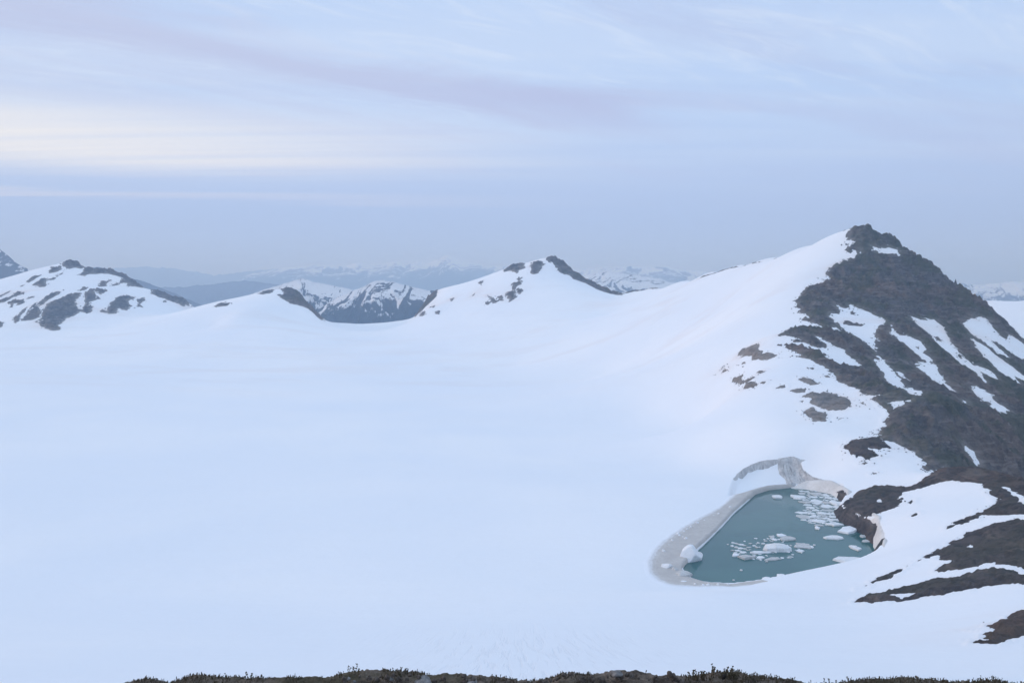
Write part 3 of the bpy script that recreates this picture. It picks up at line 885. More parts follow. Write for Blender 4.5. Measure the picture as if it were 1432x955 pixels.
M_SHELF = make_ice('dirty_ice', (.50, .47, .445), (.56, .53, .50), (.42, .39, .365), .5, attr='fade')
M_LEDGE = make_ice('dusty_firn', (.64, .615, .59), (.75, .72, .695), (.52, .48, .45), .5)
M_CLIFF = make_ice('fluted_ice', (.46, .46, .465), (.62, .615, .61), (.26, .25, .245), .55, flute=True)
M_ICE = make_ice('floe_ice', (.70, .73, .755), (.78, .80, .82), (.52, .50, .475), .5)
M_DICE = make_ice('grey_floe_ice', (.50, .505, .505), (.58, .585, .58), (.36, .345, .33), .6)
M_WICE = make_ice('white_floe_ice', (.78, .81, .85), (.84, .86, .89), (.66, .66, .68), .4)


def drape(name, pts, mat, label, cat, lift=.3, cap=.5, rough=.15, group=None, stretch=None, attr_w=9.0, zref=None, kind=None, soft=False):
    V = poly_world(pts) if zref is None else np.array([at_z(px, py, zref)[:2] for px, py in pts])
    s = sdf_poly(V, GX, GY, 20.0)
    s = s + fbm(GX / 9, GY / 12, 4, 61) * 1.1 * (s > -19)
    a = fbm(GX / 5, GY / 8, 4, 33, .6)
    if stretch:
        a = a + fbm(GX / stretch[0], GY / stretch[1], 3, 55, .6, ridged=True) * 1.5
    z = (GZR if soft else GZ) + np.clip(s * lift, -1.2, cap) + sstep(s, -.5, 2) * a * rough
    z = z if soft else np.where(SL > 2.0, np.minimum(z, LAKE_Z - .3), z)
    m = qmax(s) > -1.6
    V3 = np.stack([GX, GY, z], -1).reshape(-1, 3)
    o = link(name, sub_mesh(name, V3, Q[m], True, {'fade': np.clip(np.maximum(s / attr_w, sstep(SL, -13, -5)) * (s > -1.6), 0, 1).ravel(), 'edge': np.zeros(s.size)}), mat)
    return tag(o, label, cat, group, kind)


SHELF = drape('ice_shelf', [(899, 788), (908, 772), (923, 758), (944, 743), (966, 730), (991, 717), (1008, 708), (1018, 697), (1028, 688), (1039, 682), (1056, 677), (1073, 674), (1091, 671), (1103, 671), (1112, 675), (1112, 684), (1095, 686),
       (1075, 688), (1058, 694), (1043, 707), (1028, 720), (1011, 739), (992, 758), (977, 772), (966, 786), (959, 796), (966, 805), (987, 812), (1020, 815), (1066, 811), (1075, 814), (1040, 820), (1012, 822), (985, 823), (951, 823), (929, 820), (914, 814), (901, 803)],
      M_SHELF, 'dirty grey-tan ice shelf curving round the left shore of the lake', 'ice shelf', lift=.12, cap=.35, rough=.10, zref=-170.0)
drape('firn_ledge', [(1110, 678), (1109, 682), (1126, 682.5), (1154, 686), (1168, 691), (1186, 698), (1192, 695), (1180, 687.5), (1161, 680), (1140, 675.5), (1126, 674.5), (1120, 676)],
      M_LEDGE, 'layered tan snow ledge along the far lake shore below the ice cliff', 'snow ledge', lift=.8, cap=1.5, rough=.25, zref=-169, soft=True)
drape('firn_ledge', [(1213, 734), (1220, 733), (1231, 744), (1234, 756), (1241, 768), (1236, 773), (1226, 764), (1225, 752), (1219, 741)],
      M_LEDGE, 'short tan snow bank where the rock bank meets the right lake shore', 'snow ledge', lift=.8, cap=1.4, rough=.25, zref=-169.5, soft=True)
drape('ice_cliff', [(1025, 671), (1030, 663), (1040, 655.5), (1050, 650), (1063, 645.5), (1078, 642.5), (1089, 641.8), (1089, 653), (1074, 655), (1060, 658), (1046, 662), (1033, 669)],
      M_CLIFF, 'dark curved headwall of broken ice above the slumped snow block', 'ice cliff', lift=.4, cap=.5, rough=.35, stretch=(2.2, 14))
drape('ice_cliff', [(1087, 642), (1109, 641), (1126, 645), (1119, 648.5), (1122.5, 656.5), (1134, 665), (1146, 669.5), (1163, 674.5), (1140, 674.5), (1124, 677), (1112, 681), (1102, 679), (1099, 670.5), (1090, 663.5), (1087, 654.5)],
      M_CLIFF, 'grey fluted ice cliff dropping to the far lake shore', 'ice cliff', lift=.5, cap=.9, rough=.8, stretch=(3.2, 30))
drape('rock_outcrop', [(1163, 689), (1172, 690), (1182, 693.5), (1186, 698), (1184, 702), (1178, 699.5), (1170, 695)], M_NEAR, 'sliver of dark rock under the tan ledge at the water', 'rock outcrop', lift=.8, cap=1.6, rough=.4, zref=-170.5, soft=True)
drape('rock_outcrop', [(1226, 766), (1233, 763), (1240, 767.5), (1238, 771), (1230, 773)], M_NEAR, 'dark rock tip in the corner of the lake by the snow bank', 'rock outcrop', lift=.8, cap=1.6, rough=.3, zref=-170.5, soft=True)


# snow rim on the water's edge of the shelf
def rim(px_path, label, width=1.5, h=.75):
    P = np.array([at_z(px, py, LAKE_Z)[:2] for px, py in px_path])
    t = np.linspace(0, len(P) - 1, (len(P) - 1) * 10 + 1)
    P = np.stack([np.interp(t, np.arange(len(P)), P[:, i]) for i in (0, 1)], 1)
    for _ in range(8):
        P[1:-1] = (P[:-2] + P[2:] + 2 * P[1:-1]) / 4
    T = np.gradient(P, axis=0); T /= np.linalg.norm(T, axis=1)[:, None] + 1e-9
    N = np.stack([-T[:, 1], T[:, 0]], 1)
    n = len(P)
    prof = [(-.5, -.7), (-.5, .25), (-.32, .85), (.0, 1.0), (.34, .8), (.5, .2), (.5, -.7)]
    wv_ = 1 + .35 * gnoise(np.arange(n) / 4.0, np.zeros(n), 3)
    hv = 1 + .35 * gnoise(np.arange(n) / 3.0, np.zeros(n) + 5, 4)
    tp = np.clip(np.minimum(np.arange(n), n - 1 - np.arange(n)) / 6.0, .15, 1)
    co = np.concatenate([np.concatenate([P + N * (a * width * wv_ * tp)[:, None], (LAKE_Z + 1.0 * 0 + b * h * hv * tp + (0 if b < 0 else .25))[:, None]], 1) for a, b in prof])
    k = len(prof)
    q = [[j * n + i, j * n + i + 1, (j + 1) * n + i + 1, (j + 1) * n + i] for j in range(k - 1) for i in range(n - 1)]
    o = link('snow_rim', np_mesh('snow_rim', co, np.array(q), True), M_WICE, SHELF)
    tag(o, label)


rim([(1054, 692), (1041, 704), (1026, 717), (1009, 736), (990, 755), (975, 769), (968, 777)], 'thin white snow rim between the dirty shelf and the left water edge')
rim([(957, 784), (953, 791), (955, 798), (963, 808), (985, 815), (1020, 817), (1060, 814), (1085, 810)], 'thin white snow rim along the near water edge of the shelf', .9, .5)


# ------------------------------------------------------------------ ice in the lake
def floe_mesh(name, w_, d_, h_, seed, dome=0.0, n=None):
    r = random.Random(seed)
    n = n or r.randint(7, 11)
    ang = sorted((i + r.uniform(-.35, .35)) / n * 2 * math.pi for i in range(n))
    rad = [r.uniform(.58, 1.12) for _ in ang]
    rings = [(1.08, -.5), (1.04, .0), (1.0, .80), (.90, 1.0), (.55, 1.02 + dome * .45), (.25, 1.03 + dome * .7)]
    vs, fs = [], []
    tx, ty = r.uniform(-.18, .18), r.uniform(-.18, .18)
    for k, (s, z) in enumerate(rings):
        for i, a in enumerate(ang):
            rr = rad[i] * s * (1 + (r.uniform(-.05, .05) if k > 1 else 0))
            x, y = math.cos(a) * rr, math.sin(a) * rr
            zz_ = h_ * z * (1 + (r.uniform(-.12, .12) if k > 1 else 0) + (tx * x + ty * y if k > 1 else 0))
            vs.append((x * w_ / 2, y * d_ / 2, zz_))
    for k in range(len(rings) - 1):
        for i in range(n):
            j = (i + 1) % n
            fs.append((k * n + i, k * n + j, (k + 1) * n + j, (k + 1) * n + i))
    c = len(vs)
    vs.append((0, 0, h_ * (1 + dome * .55)))
    k = len(rings) - 1
    for i in range(n):
        fs.append((k * n + i, k * n + (i + 1) % n, c))
    me = bpy.data.meshes.new(name)
    me.from_pydata(vs, [], fs)
    me.update()
    return me


def floe(px, py, wp, hp, h_, label, mat=None, group='ice floes drifting on the lake', dome=0.0, rot=None, name='ice_floe'):
    seed = int(px * 31 + py * 7)
    h_ = h_ * .72
    p = at_z(px, py + hp * .15, LAKE_Z)
    d = p[1]
    w_ = 1.16 * wp * d / F
    # vertical extent in the photo = foreshortened depth + face height
    dep = max(.6, (hp - h_ * F / d * .9) * d * d / (-LAKE_Z * F))
    dep = max(dep, w_ * .35)
    o = link(name, floe_mesh(name, w_, dep, h_, seed, dome), mat or (M_ICE if seed % 3 else M_DICE))
    o.location = (p[0], p[1], LAKE_Z)
    o.rotation_euler = (0, 0, (random.Random(seed).uniform(-.25, .25) if rot is None else rot))
    tag(o, label, 'ice floe', group)
    return o


mid = [
    (1086, 766.5, 44, 14, 3.0, 'largest domed ice floe in the middle of the lake', M_ICE, 1.0),
    (1061, 772.5, 30, 4.5, 1.1, 'long narrow ice slab lying against the big domed floe', M_ICE, 0),
    (1044, 779, 20, 8, 1.9, 'tan block of ice in front of the long narrow slab', M_DICE, 0),
    (1028, 776, 9, 6, 1.4, 'bright white ice lump beside the tan block', M_WICE, .5),
    (1063, 779.5, 12, 6, 1.1, 'small white ice lump between the tan block and a grey slab', M_ICE, .3),
    (1081, 781, 24, 5, .9, 'flat grey ice slab in front of the big domed floe', M_DICE, 0),
    (1121, 762, 24, 10, .9, 'flat translucent grey floe right of the big domed floe', M_DICE, 0),
    (1119, 770, 10, 6, .9, 'small crumbling floe below the flat translucent one', M_ICE, 0),
    (1101, 752.5, 23, 9, 1.5, 'dirty blocky floe behind the big domed floe', M_DICE, .2),
    (1092, 748, 13, 5, 1.0, 'white floe at the back of the middle cluster', M_WICE, .2),
    (1092, 804.5, 14, 6, 1.2, 'white pointed floe off the near snow shore', M_WICE, .5),
    (1072, 809, 14, 6, 1.3, 'jagged white floe grounded on the near shore', M_WICE, .6),
    (1142.5, 738, 7, 6, 1.3, 'round white ice ball just outside the crowded brash', M_WICE, .8),
    (1187, 740, 29, 13, 1.9, 'large smooth white floe against the dark rock bank', M_WICE, .3),
    (1165, 751, 32, 8, 1.2, 'long slanting floe in open water off the rock bank', M_ICE, 0),
    (1195, 765, 14, 10, 1.3, 'small round greyish floe off the tan snow bank', M_ICE, .4),
    (1189, 782, 42, 14, 1.6, 'wide slab floe touching the near right snow shore', M_ICE, 0),
    (1117, 694, 24, 8, 1.4, 'white floe leading the brash towards the ice cliff', M_ICE, .2),
    (1088, 694, 14, 7, 1.6, 'lone white floe in the shadowed water under the ice cliff', M_ICE, .4),
    (1166, 732.5, 23, 7, 1.4, 'tan-topped floe at the corner of the rock bank', M_ICE, .2),
    (1170, 703, 15, 9, 1.6, 'pale blocky floe wedged under the rock sliver', M_ICE, .3),
]
for px, py, wp, hp, h_, lab, mt, dm in mid:
    floe(px, py, wp, hp, h_, lab, mt, dome=dm)
r = random.Random(5)
for px, py, wp, hp in [(1080, 750, 9, 6), (1083, 754, 8, 4), (1071, 756.5, 6, 2.5), (1079, 757, 5, 2), (1049, 760, 5, 2), (1059, 765, 7, 3), (1047, 765, 7, 2), (1018, 761, 3, 2), (1134, 764, 8, 5), (1072, 785, 4, 2.4), (1139, 762, 4, 2.5),
                        (1025, 758.5, 6, 3), (1031, 760, 7, 3), (1037, 761, 8, 3), (1041, 762.5, 6, 2.5), (1024, 763, 5, 3), (1030, 764.5, 8, 4), (1036, 766, 8, 4), (1042, 767, 6, 3), (1025, 769.5, 5, 3), (1032, 769.5, 9, 4), (1039, 771.5, 11, 4), (1029, 772.5, 5, 2.5), (1046, 769, 4, 2), (1034, 774, 5, 2)]:
    floe(px, py, wp, hp, r.uniform(.35, .7), 'small piece of brash ice in the cluster at mid-lake', group='brash ice at mid-lake')
for px, py, wp, hp, lab in [(1037, 797, 4, 3, 'solitary tiny ice chip in open water before the mid-lake cluster'), (1026, 811, 3, 2, 'tiny ice chip close to the near shelf rim'), (1061, 813, 8, 3, 'small flat ice piece on the near snow shore'),
                            (1212, 756, 18, 5, 'thin broken floe under the tan snow bank'), (1207, 749, 9, 5, 'small floe against the foot of the rock bank'), (1218, 750, 9, 4, 'small tan floe between rock bank and tan snow bank')]:
    floe(px, py, wp, hp, .7, lab)
for i in range(60):
    a, q_ = r.uniform(0, 6.28), r.uniform(.35, 1.15)
    floe(1078 + math.cos(a) * 50 * q_, 767 + math.sin(a) * 14 * q_, r.uniform(1.8, 6), r.uniform(1.2, 2.6), r.uniform(.15, .4), 'small piece of brash ice in the cluster at mid-lake', group='brash ice at mid-lake')
# crowded brash between the ice cliff and the rock bank
bp = np.array([(1120, 686), (1140, 686), (1163, 692), (1176, 700), (1176, 708), (1171, 718), (1174, 731), (1153, 735), (1140, 734), (1122, 727), (1114, 719), (1127, 712), (1127, 703), (1118, 694)], float)


def inside(x, y, V):
    c = False
    for i in range(len(V)):
        (ax, ay), (bx, by) = V[i], V[i - 1]
        if (ay > y) != (by > y) and x < (bx - ax) * (y - ay) / (by - ay) + ax:
            c = not c
    return c


placed = [(px, py, wp, hp) for px, py, wp, hp, *_ in mid]
cnt = 0
for i in range(4000):
    x, y = r.uniform(1110, 1182), r.uniform(684, 737)
    big = i < 1200
    wp = r.uniform(10, 22) if big else r.uniform(3, 8)
    hp = wp * r.uniform(.26, .40)
    if not inside(x, y, bp):
        continue
    if any(abs(x - a) < (wp + c_) * .36 and abs(y - b) < (hp + e) * .36 for a, b, c_, e in placed):
        continue
    placed.append((x, y, wp, hp))
    floe(x, y, wp, hp, r.choice([.15, .3, .5, .8]) if big else r.uniform(.15, .5),
         'flat ice floe in the crowded brash beside the rock bank' if big else 'small ice fragment in the crowded brash beside the rock bank', group='crowded brash ice beside the rock bank')
    cnt += 1
    if cnt > 190:
        break


# stranded ice on the shelf
def berg_mesh(name, w_, d_, h_, seed, sub=3):
    bm = bmesh.new()
    bmesh.ops.create_icosphere(bm, subdivisions=sub, radius=1)
    rr = random.Random(seed)
    pl = [(Vector((rr.uniform(-1, 1), rr.uniform(-1, 1), rr.uniform(-.3, 1))).normalized(), rr.uniform(.62, .88)) for _ in range(12)]
    for v in bm.verts:
        for nrm, dd in pl:
            e = v.co.dot(nrm) - dd
            if e > 0:
                v.co -= nrm * e * .92
        v.co *= 1 + rr.uniform(-.015, .015)
        v.co.z = max(v.co.z, -.35)
        v.co = Vector((v.co.x * w_ / 2 * 1.15, v.co.y * d_ / 2 * 1.15, (v.co.z + .35) * h_ / 1.15))
    me = bpy.data.meshes.new(name)
    bm.to_mesh(me); bm.free()
    return me


def berg(px, py, wp, h_, deep, label, mat, name='ice_block', z0=LAKE_Z):
    p = at_z(px, py, z0)
    w_ = wp * p[1] / F
    o = link(name, berg_mesh(name, w_, deep, h_, int(px * 3 + py)), mat)
    o.location = (p[0], p[1], z0 - .25)
    o.rotation_euler = (0, 0, .3)
    return tag(o, label, 'ice block')


berg(965.5, 783, 32, 8.5, 11, 'large white iceberg stranded where the shelf meets the water', M_WICE)
berg(976, 781.5, 14, 4.5, 6, 'smaller tilted ice block leaning on the large stranded iceberg', M_ICE)
berg(933, 795, 17, 3.6, 7, 'jagged white ice block standing on the dirty shelf', M_ICE, z0=LAKE_Z + 1.0)
berg(944, 798, 9, 2.4, 5, 'grey ice lump beside the jagged block on the shelf', M_DICE, z0=LAKE_Z + 1.0)
berg(955, 804, 25, 2.6, 9, 'flat-topped ice slab on the shelf at the left lake corner', M_DICE, z0=LAKE_Z + .8)
berg(956, 814, 15, 1.2, 5, 'low white ice slab half buried in the near shelf', M_WICE, z0=LAKE_Z + 1.0)
r = random.Random(11)
for px, py in [(966, 741), (961, 744), (956, 747), (950, 753), (955, 755), (998, 724), (1005, 722), (1021, 713), (940, 760), (935, 766), (928, 775), (975, 735), (972, 818), (990, 818.5), (1004, 818), (983, 819), (1018, 818), (948, 751), (959, 757), (985, 731)]:
    p = at_z(px, py, LAKE_Z + 1.3)
    sz = r.uniform(1.0, 2.4)
    o = link('ice_chunk', berg_mesh('ice_chunk', sz, sz, sz * .6, int(px * 3), 2), r.choice([M_ICE, M_WICE]))
    o.location = (p[0], p[1], samp(GZ, p[:1], p[1:2])[0] + .1)
    tag(o, 'small loose ice chunk lying on the dirty ice shelf', 'ice chunk', 'loose ice chunks on the shelf')
# ------------------------------------------------------------------ distant mountains
def make_far(name, rock, forest, snow):
    m, t = mat_new(name)
    p = t.n('ShaderNodeNewGeometry').outputs['Position']
    a = t.n('ShaderNodeAttribute', attribute_name='snow').outputs['Fac']
    n = t.noise(p, .035, 6, .7, .3)
    a = t.ss(t.math('ADD', a, t.math('MULTIPLY', t.math('SUBTRACT', n, .5), 1.3)), .44, .56)
    f = t.n('ShaderNodeAttribute', attribute_name='forest').outputs['Fac']
    c = t.mix(f, rock, forest)
    c = t.mix(a, c, snow)
    finish(t, c, .9, n, .6, 20, .1)
    return m


M_FAR = make_far('distant_mountain', (.055, .050, .050), (.018, .026, .020), (.80, .79, .80))


def far_range(label, prof, depth, half, seed, snow=.5, streak=1.0, tree=-9999, rough=1.0, base=-900.0, spur=.35, ncol=None, nrow=150):
    px = np.array([p[0] for p in prof], float); py = np.array([p[1] for p in prof], float)
    n = ncol or int((px[-1] - px[0]) / 1.0) + 30
    X = np.linspace((px[0] - 716) / F * depth, (px[-1] - 716) / F * depth, n)
    pz = (HOR - py) / F * depth
    cz = np.interp(X, (px - 716) / F * depth, pz)
    k = np.linspace(0, 1, n)
    L = depth / 1405.0
    cz = cz + fbm(X / (14 * L), np.zeros(n) + seed, 5, seed, .55) * 1.6 * L * rough
    t = np.concatenate([-np.linspace(1, 0, nrow) ** 1.7, np.linspace(0, 1, 26)[1:]])
    nrow = len(t)
    TX, TK = np.meshgrid(X, t)
    CZ = np.broadcast_to(cz, TX.shape)
    YY = depth + TK * half
    XX = TX
    at_ = np.abs(TK)
    rel = CZ - base
    wx = TX + fbm(TX / (60 * L), TK * half / (70 * L), 3, seed + 3) * 45 * L
    sp = fbm(wx / (38 * L), TK * half / (85 * L), 5, seed + 9, .55, ridged=True)
    Z = base + rel * (1 - at_ ** .85) + sp * spur * rel * .30 * sstep(at_, 0, .22) * (1 - at_)
    Z += fbm(TX / (8 * L), TK * half / (16 * L), 4, seed + 5, .55) * 2.2 * L * sstep(at_, 0, .06)
    ends = sstep(k, 0, .03) * sstep(k, 1, .97)
    Z = base - 40 + (Z - base + 40) * ends[None, :]
    hn = np.clip((Z - base) / np.maximum(rel, 1), 0, 1)
    sn = fbm(wx / (11 * L) - TK * half / (26 * L) * streak, TK * half / (34 * L), 6, seed + 21, .74)
    SN = snow + sn * 1.15 + sp * .40 + (hn - .85) * 1.4
    FO = sstep(Z + sn * 9 * L * 2, tree + 12 * L, tree - 12 * L)
    SN = SN - FO * .30
    idx = np.arange(n * nrow).reshape(nrow, n)
    q = np.stack([idx[:-1, :-1], idx[:-1, 1:], idx[1:, 1:], idx[1:, :-1]], -1).reshape(-1, 4)
    co = np.stack([XX, YY, Z], -1).reshape(-1, 3)
    o = link('mountain', np_mesh('mountain', co, q, True, {'snow': SN.ravel(), 'forest': FO.ravel()}), M_FAR)
    return tag(o, label, kind='structure')


far_range('dark blue peak with a snow patch beyond the left mountain', [(-160, 380), (-90, 330), (-40, 334), (0, 347), (12, 356), (25, 368), (45, 379), (75, 396), (140, 430)], 6500, 1500, 3, snow=-.12, spur=.3)
far_range('wooded blue ridge sloping down behind the left mountain', [(60, 400), (115, 381), (130, 374.5), (140, 373.5), (152, 378), (180, 388), (200, 393), (232, 405), (290, 430), (330, 445)], 9000, 2000, 11, snow=-.5, rough=1.2)
far_range('faint wooded ridge between the left mountain and the knoll', [(120, 410), (200, 403), (250, 401.5), (300, 397.5), (330, 393), (350, 393), (390, 398), (430, 410), (470, 425)], 14000, 3000, 17, snow=-.5, rough=1.6)
far_range('snow-streaked peak with a white summit behind the knoll', [(320, 425), (360, 408), (395, 397.5), (415, 391.5), (425, 389.5), (438, 394), (460, 398), (480, 402), (505, 409), (545, 420), (600, 440)], 6000, 1300, 23, snow=.40, tree=-140, spur=.9)
far_range('blue mountain with a dark summit and snow slopes beyond the saddle', [(400, 455), (440, 436), (470, 417), (490, 408), (508, 401), (520, 394.5), (535, 391.5), (550, 394), (575, 401), (600, 406), (640, 410), (700, 425)], 5200, 1100, 29, snow=.24, tree=-150, spur=.9)
far_range('faint blue ridge without snow low on the horizon behind the left mountain', [(60, 392), (150, 376), (200, 373), (240, 375), (300, 385), (340, 381), (370, 377), (420, 375), (480, 378), (540, 388)], 27000, 5000, 67, snow=-.5, rough=2.6)
far_range('pale hazy snow range with one pointed peak on the horizon', [(330, 388), (400, 374), (440, 371), (470, 373), (500, 368), (530, 371), (556, 364), (568, 371), (585, 366), (600, 368), (611, 363), (620, 359), (627, 355.5), (635, 360), (645, 366), (660, 367), (680, 373), (720, 371), (760, 378), (820, 384)], 23000, 5000, 37, snow=.34, tree=40, rough=2.2)
far_range('snow-striped dark range in the dip right of the centre peak', [(770, 405), (805, 392), (822, 384), (835, 380.5), (852, 379.5), (872, 382), (890, 385), (906, 387), (925, 391), (960, 399), (1010, 410)], 9500, 1700, 43, snow=.30, streak=2.5, rough=1.6)
far_range('faint pale snow range above the dip right of the centre peak', [(740, 384), (790, 379), (815, 376), (850, 374), (880, 372), (905, 373.5), (930, 373), (960, 378), (1000, 381), (1060, 383), (1130, 388)], 21000, 4000, 51, snow=.30, rough=2.0)
far_range('hazy snow range beyond the right shoulder of the mountain', [(1260, 405), (1320, 398), (1345, 396), (1370, 399), (1395, 395.5), (1420, 393.5), (1440, 395), (1500, 390), (1570, 396), (1640, 405)], 13000, 2600, 59, snow=.34, rough=1.8)


def make_valley():
    m, t = mat_new('valley_forest')
    p = t.n('ShaderNodeNewGeometry').outputs['Position']
    n = t.noise(p, .002, 6, .6)
    finish(t, t.mix(t.ss(n, .35, .65), (.020, .030, .022), (.045, .055, .038)), .95, n, .5, 30, .1)
    return m


me = bpy.data.meshes.new('valley_ground')
me.from_pydata([(-70000, -6000, -930), (70000, -6000, -930), (70000, 70000, -930), (-70000, 70000, -930)], [], [(0, 1, 2, 3)])
tag(link('valley_ground', me, make_valley()), 'dark wooded lowland reaching to the horizon', kind='structure')
# ------------------------------------------------------------------ the ridge the camera stands on
CD = 5.0
prof = [(-260, 985), (-50, 972), (150, 960), (186, 955), (195, 951.5), (215, 951), (232, 956), (250, 948), (275, 945.5), (310, 948), (345, 949.5), (370, 947), (420, 946), (460, 947), (480, 942), (520, 941), (560, 940.5), (600, 944), (625, 941), (645, 941), (660, 945), (690, 949), (720, 952), (745, 953),
        (770, 945), (790, 938.5), (805, 940), (815, 943), (840, 944), (860, 940.5), (890, 939.5), (905, 942), (925, 943), (940, 940.5), (955, 945), (985, 946), (1010, 945), (1050, 947), (1100, 949.5), (1130, 952), (1180, 954), (1230, 952.5), (1290, 955), (1335, 954), (1365, 950), (1390, 948.5), (1412, 953), (1440, 956), (1560, 962), (1700, 970)]
ppx = np.array([p[0] for p in prof], float); ppy = np.array([p[1] for p in prof], float)
cX = (ppx - 716) / F * CD / math.cos(PITCH)
cZ = np.array([at(a, b + 3.2, CD)[2] for a, b in prof])
cX = np.array([at(a, b, CD)[0] for a, b in prof])


def fore_z(x, y):
    zc = np.interp(x, cX, cZ)
    dy = y - CD - .06 * gnoise(x * 2.2, x * 0 + 4, 8)
    z = np.where(dy < 0, zc - dy * .07 + dy * dy * -.02, zc - dy * .62 - .0)
    z = zc + (z - zc) * sstep(np.abs(dy), 0, .25) + np.where(dy > 0, -dy * .1, 0)
    z = np.where(dy < -2.5, zc + .10 + 0 * z, z)
    z += fbm(x * 9, y * 9, 5, 71, .7) * .026 + np.abs(fbm(x * 34, y * 34, 3, 73, .7)) * .022 + fbm(x * 2.5, y * 2.5, 3, 72) * .02 * sstep(np.abs(dy), .05, .5)
    return z


fx = np.concatenate([np.linspace(-9, -2.9, 40, endpoint=False), np.linspace(-2.9, 2.9, 620), np.linspace(2.9, 9, 41)[1:]])
fy = np.concatenate([np.linspace(-3, 4.3, 30, endpoint=False), np.linspace(4.3, 5.6, 90), np.linspace(5.6, 22, 50)[1:]])
FX, FY = np.meshgrid(fx, fy)
FZ = fore_z(FX, FY)
idx = np.arange(FX.size).reshape(FX.shape)
fq = np.stack([idx[:-1, :-1], idx[:-1, 1:], idx[1:, 1:], idx[1:, :-1]], -1).reshape(-1, 4)


def make_soil():
    m, t = mat_new('ridge_soil')
    p = t.n('ShaderNodeNewGeometry').outputs['Position']
    n = t.noise(p, 9, 6, .65, .4)
    n2 = t.noise(p, 45, 5, .7)
    n3 = t.noise(p, 2.5, 3, .5)
    c = t.mix(t.ss(n, .35, .62), (.075, .060, .050), (.21, .17, .14))
    c = t.mix(t.math('MULTIPLY', t.ss(n2, .56, .72), .7), c, (.32, .295, .275))
    c = t.mix(t.math('MULTIPLY', t.ss(n3, .48, .62), .5), c, (.085, .078, .046))
    finish(t, c, .95, t.math('ADD', n, n2), 1.0, .02, .1)
    return m


M_SOIL = make_soil()
tag(link('ridge_ground', np_mesh('ridge_ground', np.stack([FX, FY, FZ], -1).reshape(-1, 3), fq, True), M_SOIL), 'dark soil and moss of the ridge crest in front', kind='structure')


def flat_mat(name, c1, c2, sc, rough=.85):
    m, t = mat_new(name)
    p = t.n('ShaderNodeTexCoord').outputs['Object']
    n = t.noise(p, sc, 5, .65, .3)
    finish(t, t.mix(t.ss(n, .35, .65), c1, c2), rough, n, .6, .01, .2)
    return m


M_HEATH = flat_mat('heather_leaf', (.070, .064, .040), (.14, .122, .08), 60)
M_HEATH2 = flat_mat('brown_heather', (.11, .082, .06), (.21, .165, .12), 60)
M_STONE = flat_mat('brown_stone', (.055, .045, .040), (.16, .135, .12), 30)
M_STONEP = flat_mat('pale_stone', (.13, .13, .135), (.26, .255, .255), 30)
M_STONED = flat_mat('black_stone', (.012, .011, .012), (.03, .027, .026), 30)


def fz(x, y):
    return float(fore_z(np.array([x]), np.array([y]))[0])


# low heather mat covering the crest
def shoots(n, seed):
    rr = np.random.default_rng(seed)
    vs, fs = [], []
    xs = rr.uniform(-2.9, 2.9, n); ys = CD + rr.normal(-.05, .22, n)
    cover = gnoise(xs * 1.6, ys * .4, 44) + .35 * gnoise(xs * 6, ys * 3, 45)
    pxs = 716 + xs / CD * F
    dens = np.where((pxs > 180) & (pxs < 760), .02, np.where((pxs > 775) & (pxs < 960), -.35, .35))
    ok = (cover + dens > 0) & (pxs > 150)
    zs = fore_z(xs, ys)
    for x, y, z in zip(xs[ok], ys[ok], zs[ok]):
        h_ = rr.uniform(.005, .017)
        a = rr.uniform(0, 6.28); lean = rr.uniform(0, .5) * h_
        tx, ty = math.cos(a) * lean, math.sin(a) * lean
        for k in range(2):
            b = a + k * 1.57 + .3
            w_ = rr.uniform(.0012, .0032)
            cx, cy = math.cos(b) * w_, math.sin(b) * w_
            i = len(vs)
            vs += [(x - cx * .5, y - cy * .5, z - .004), (x + cx * .5, y + cy * .5, z - .004), (x + tx * .6 + cx, y + ty * .6 + cy, z + h_ * .65), (x + tx, y + ty, z + h_), (x + tx * .6 - cx, y + ty * .6 - cy, z + h_ * .65)]
            fs.append((i, i + 1, i + 2, i + 3, i + 4))
    me = bpy.data.meshes.new('heather_mat')
    me.from_pydata(vs, [], fs)
    return me


tag(link('heather_mat', shoots(6500, 1), M_HEATH), 'low dark green heather mat covering the ridge crest', kind='stuff')
tag(link('dry_heather_mat', shoots(9000, 2), M_HEATH2), 'low brown withered heather among the green on the crest', kind='stuff')


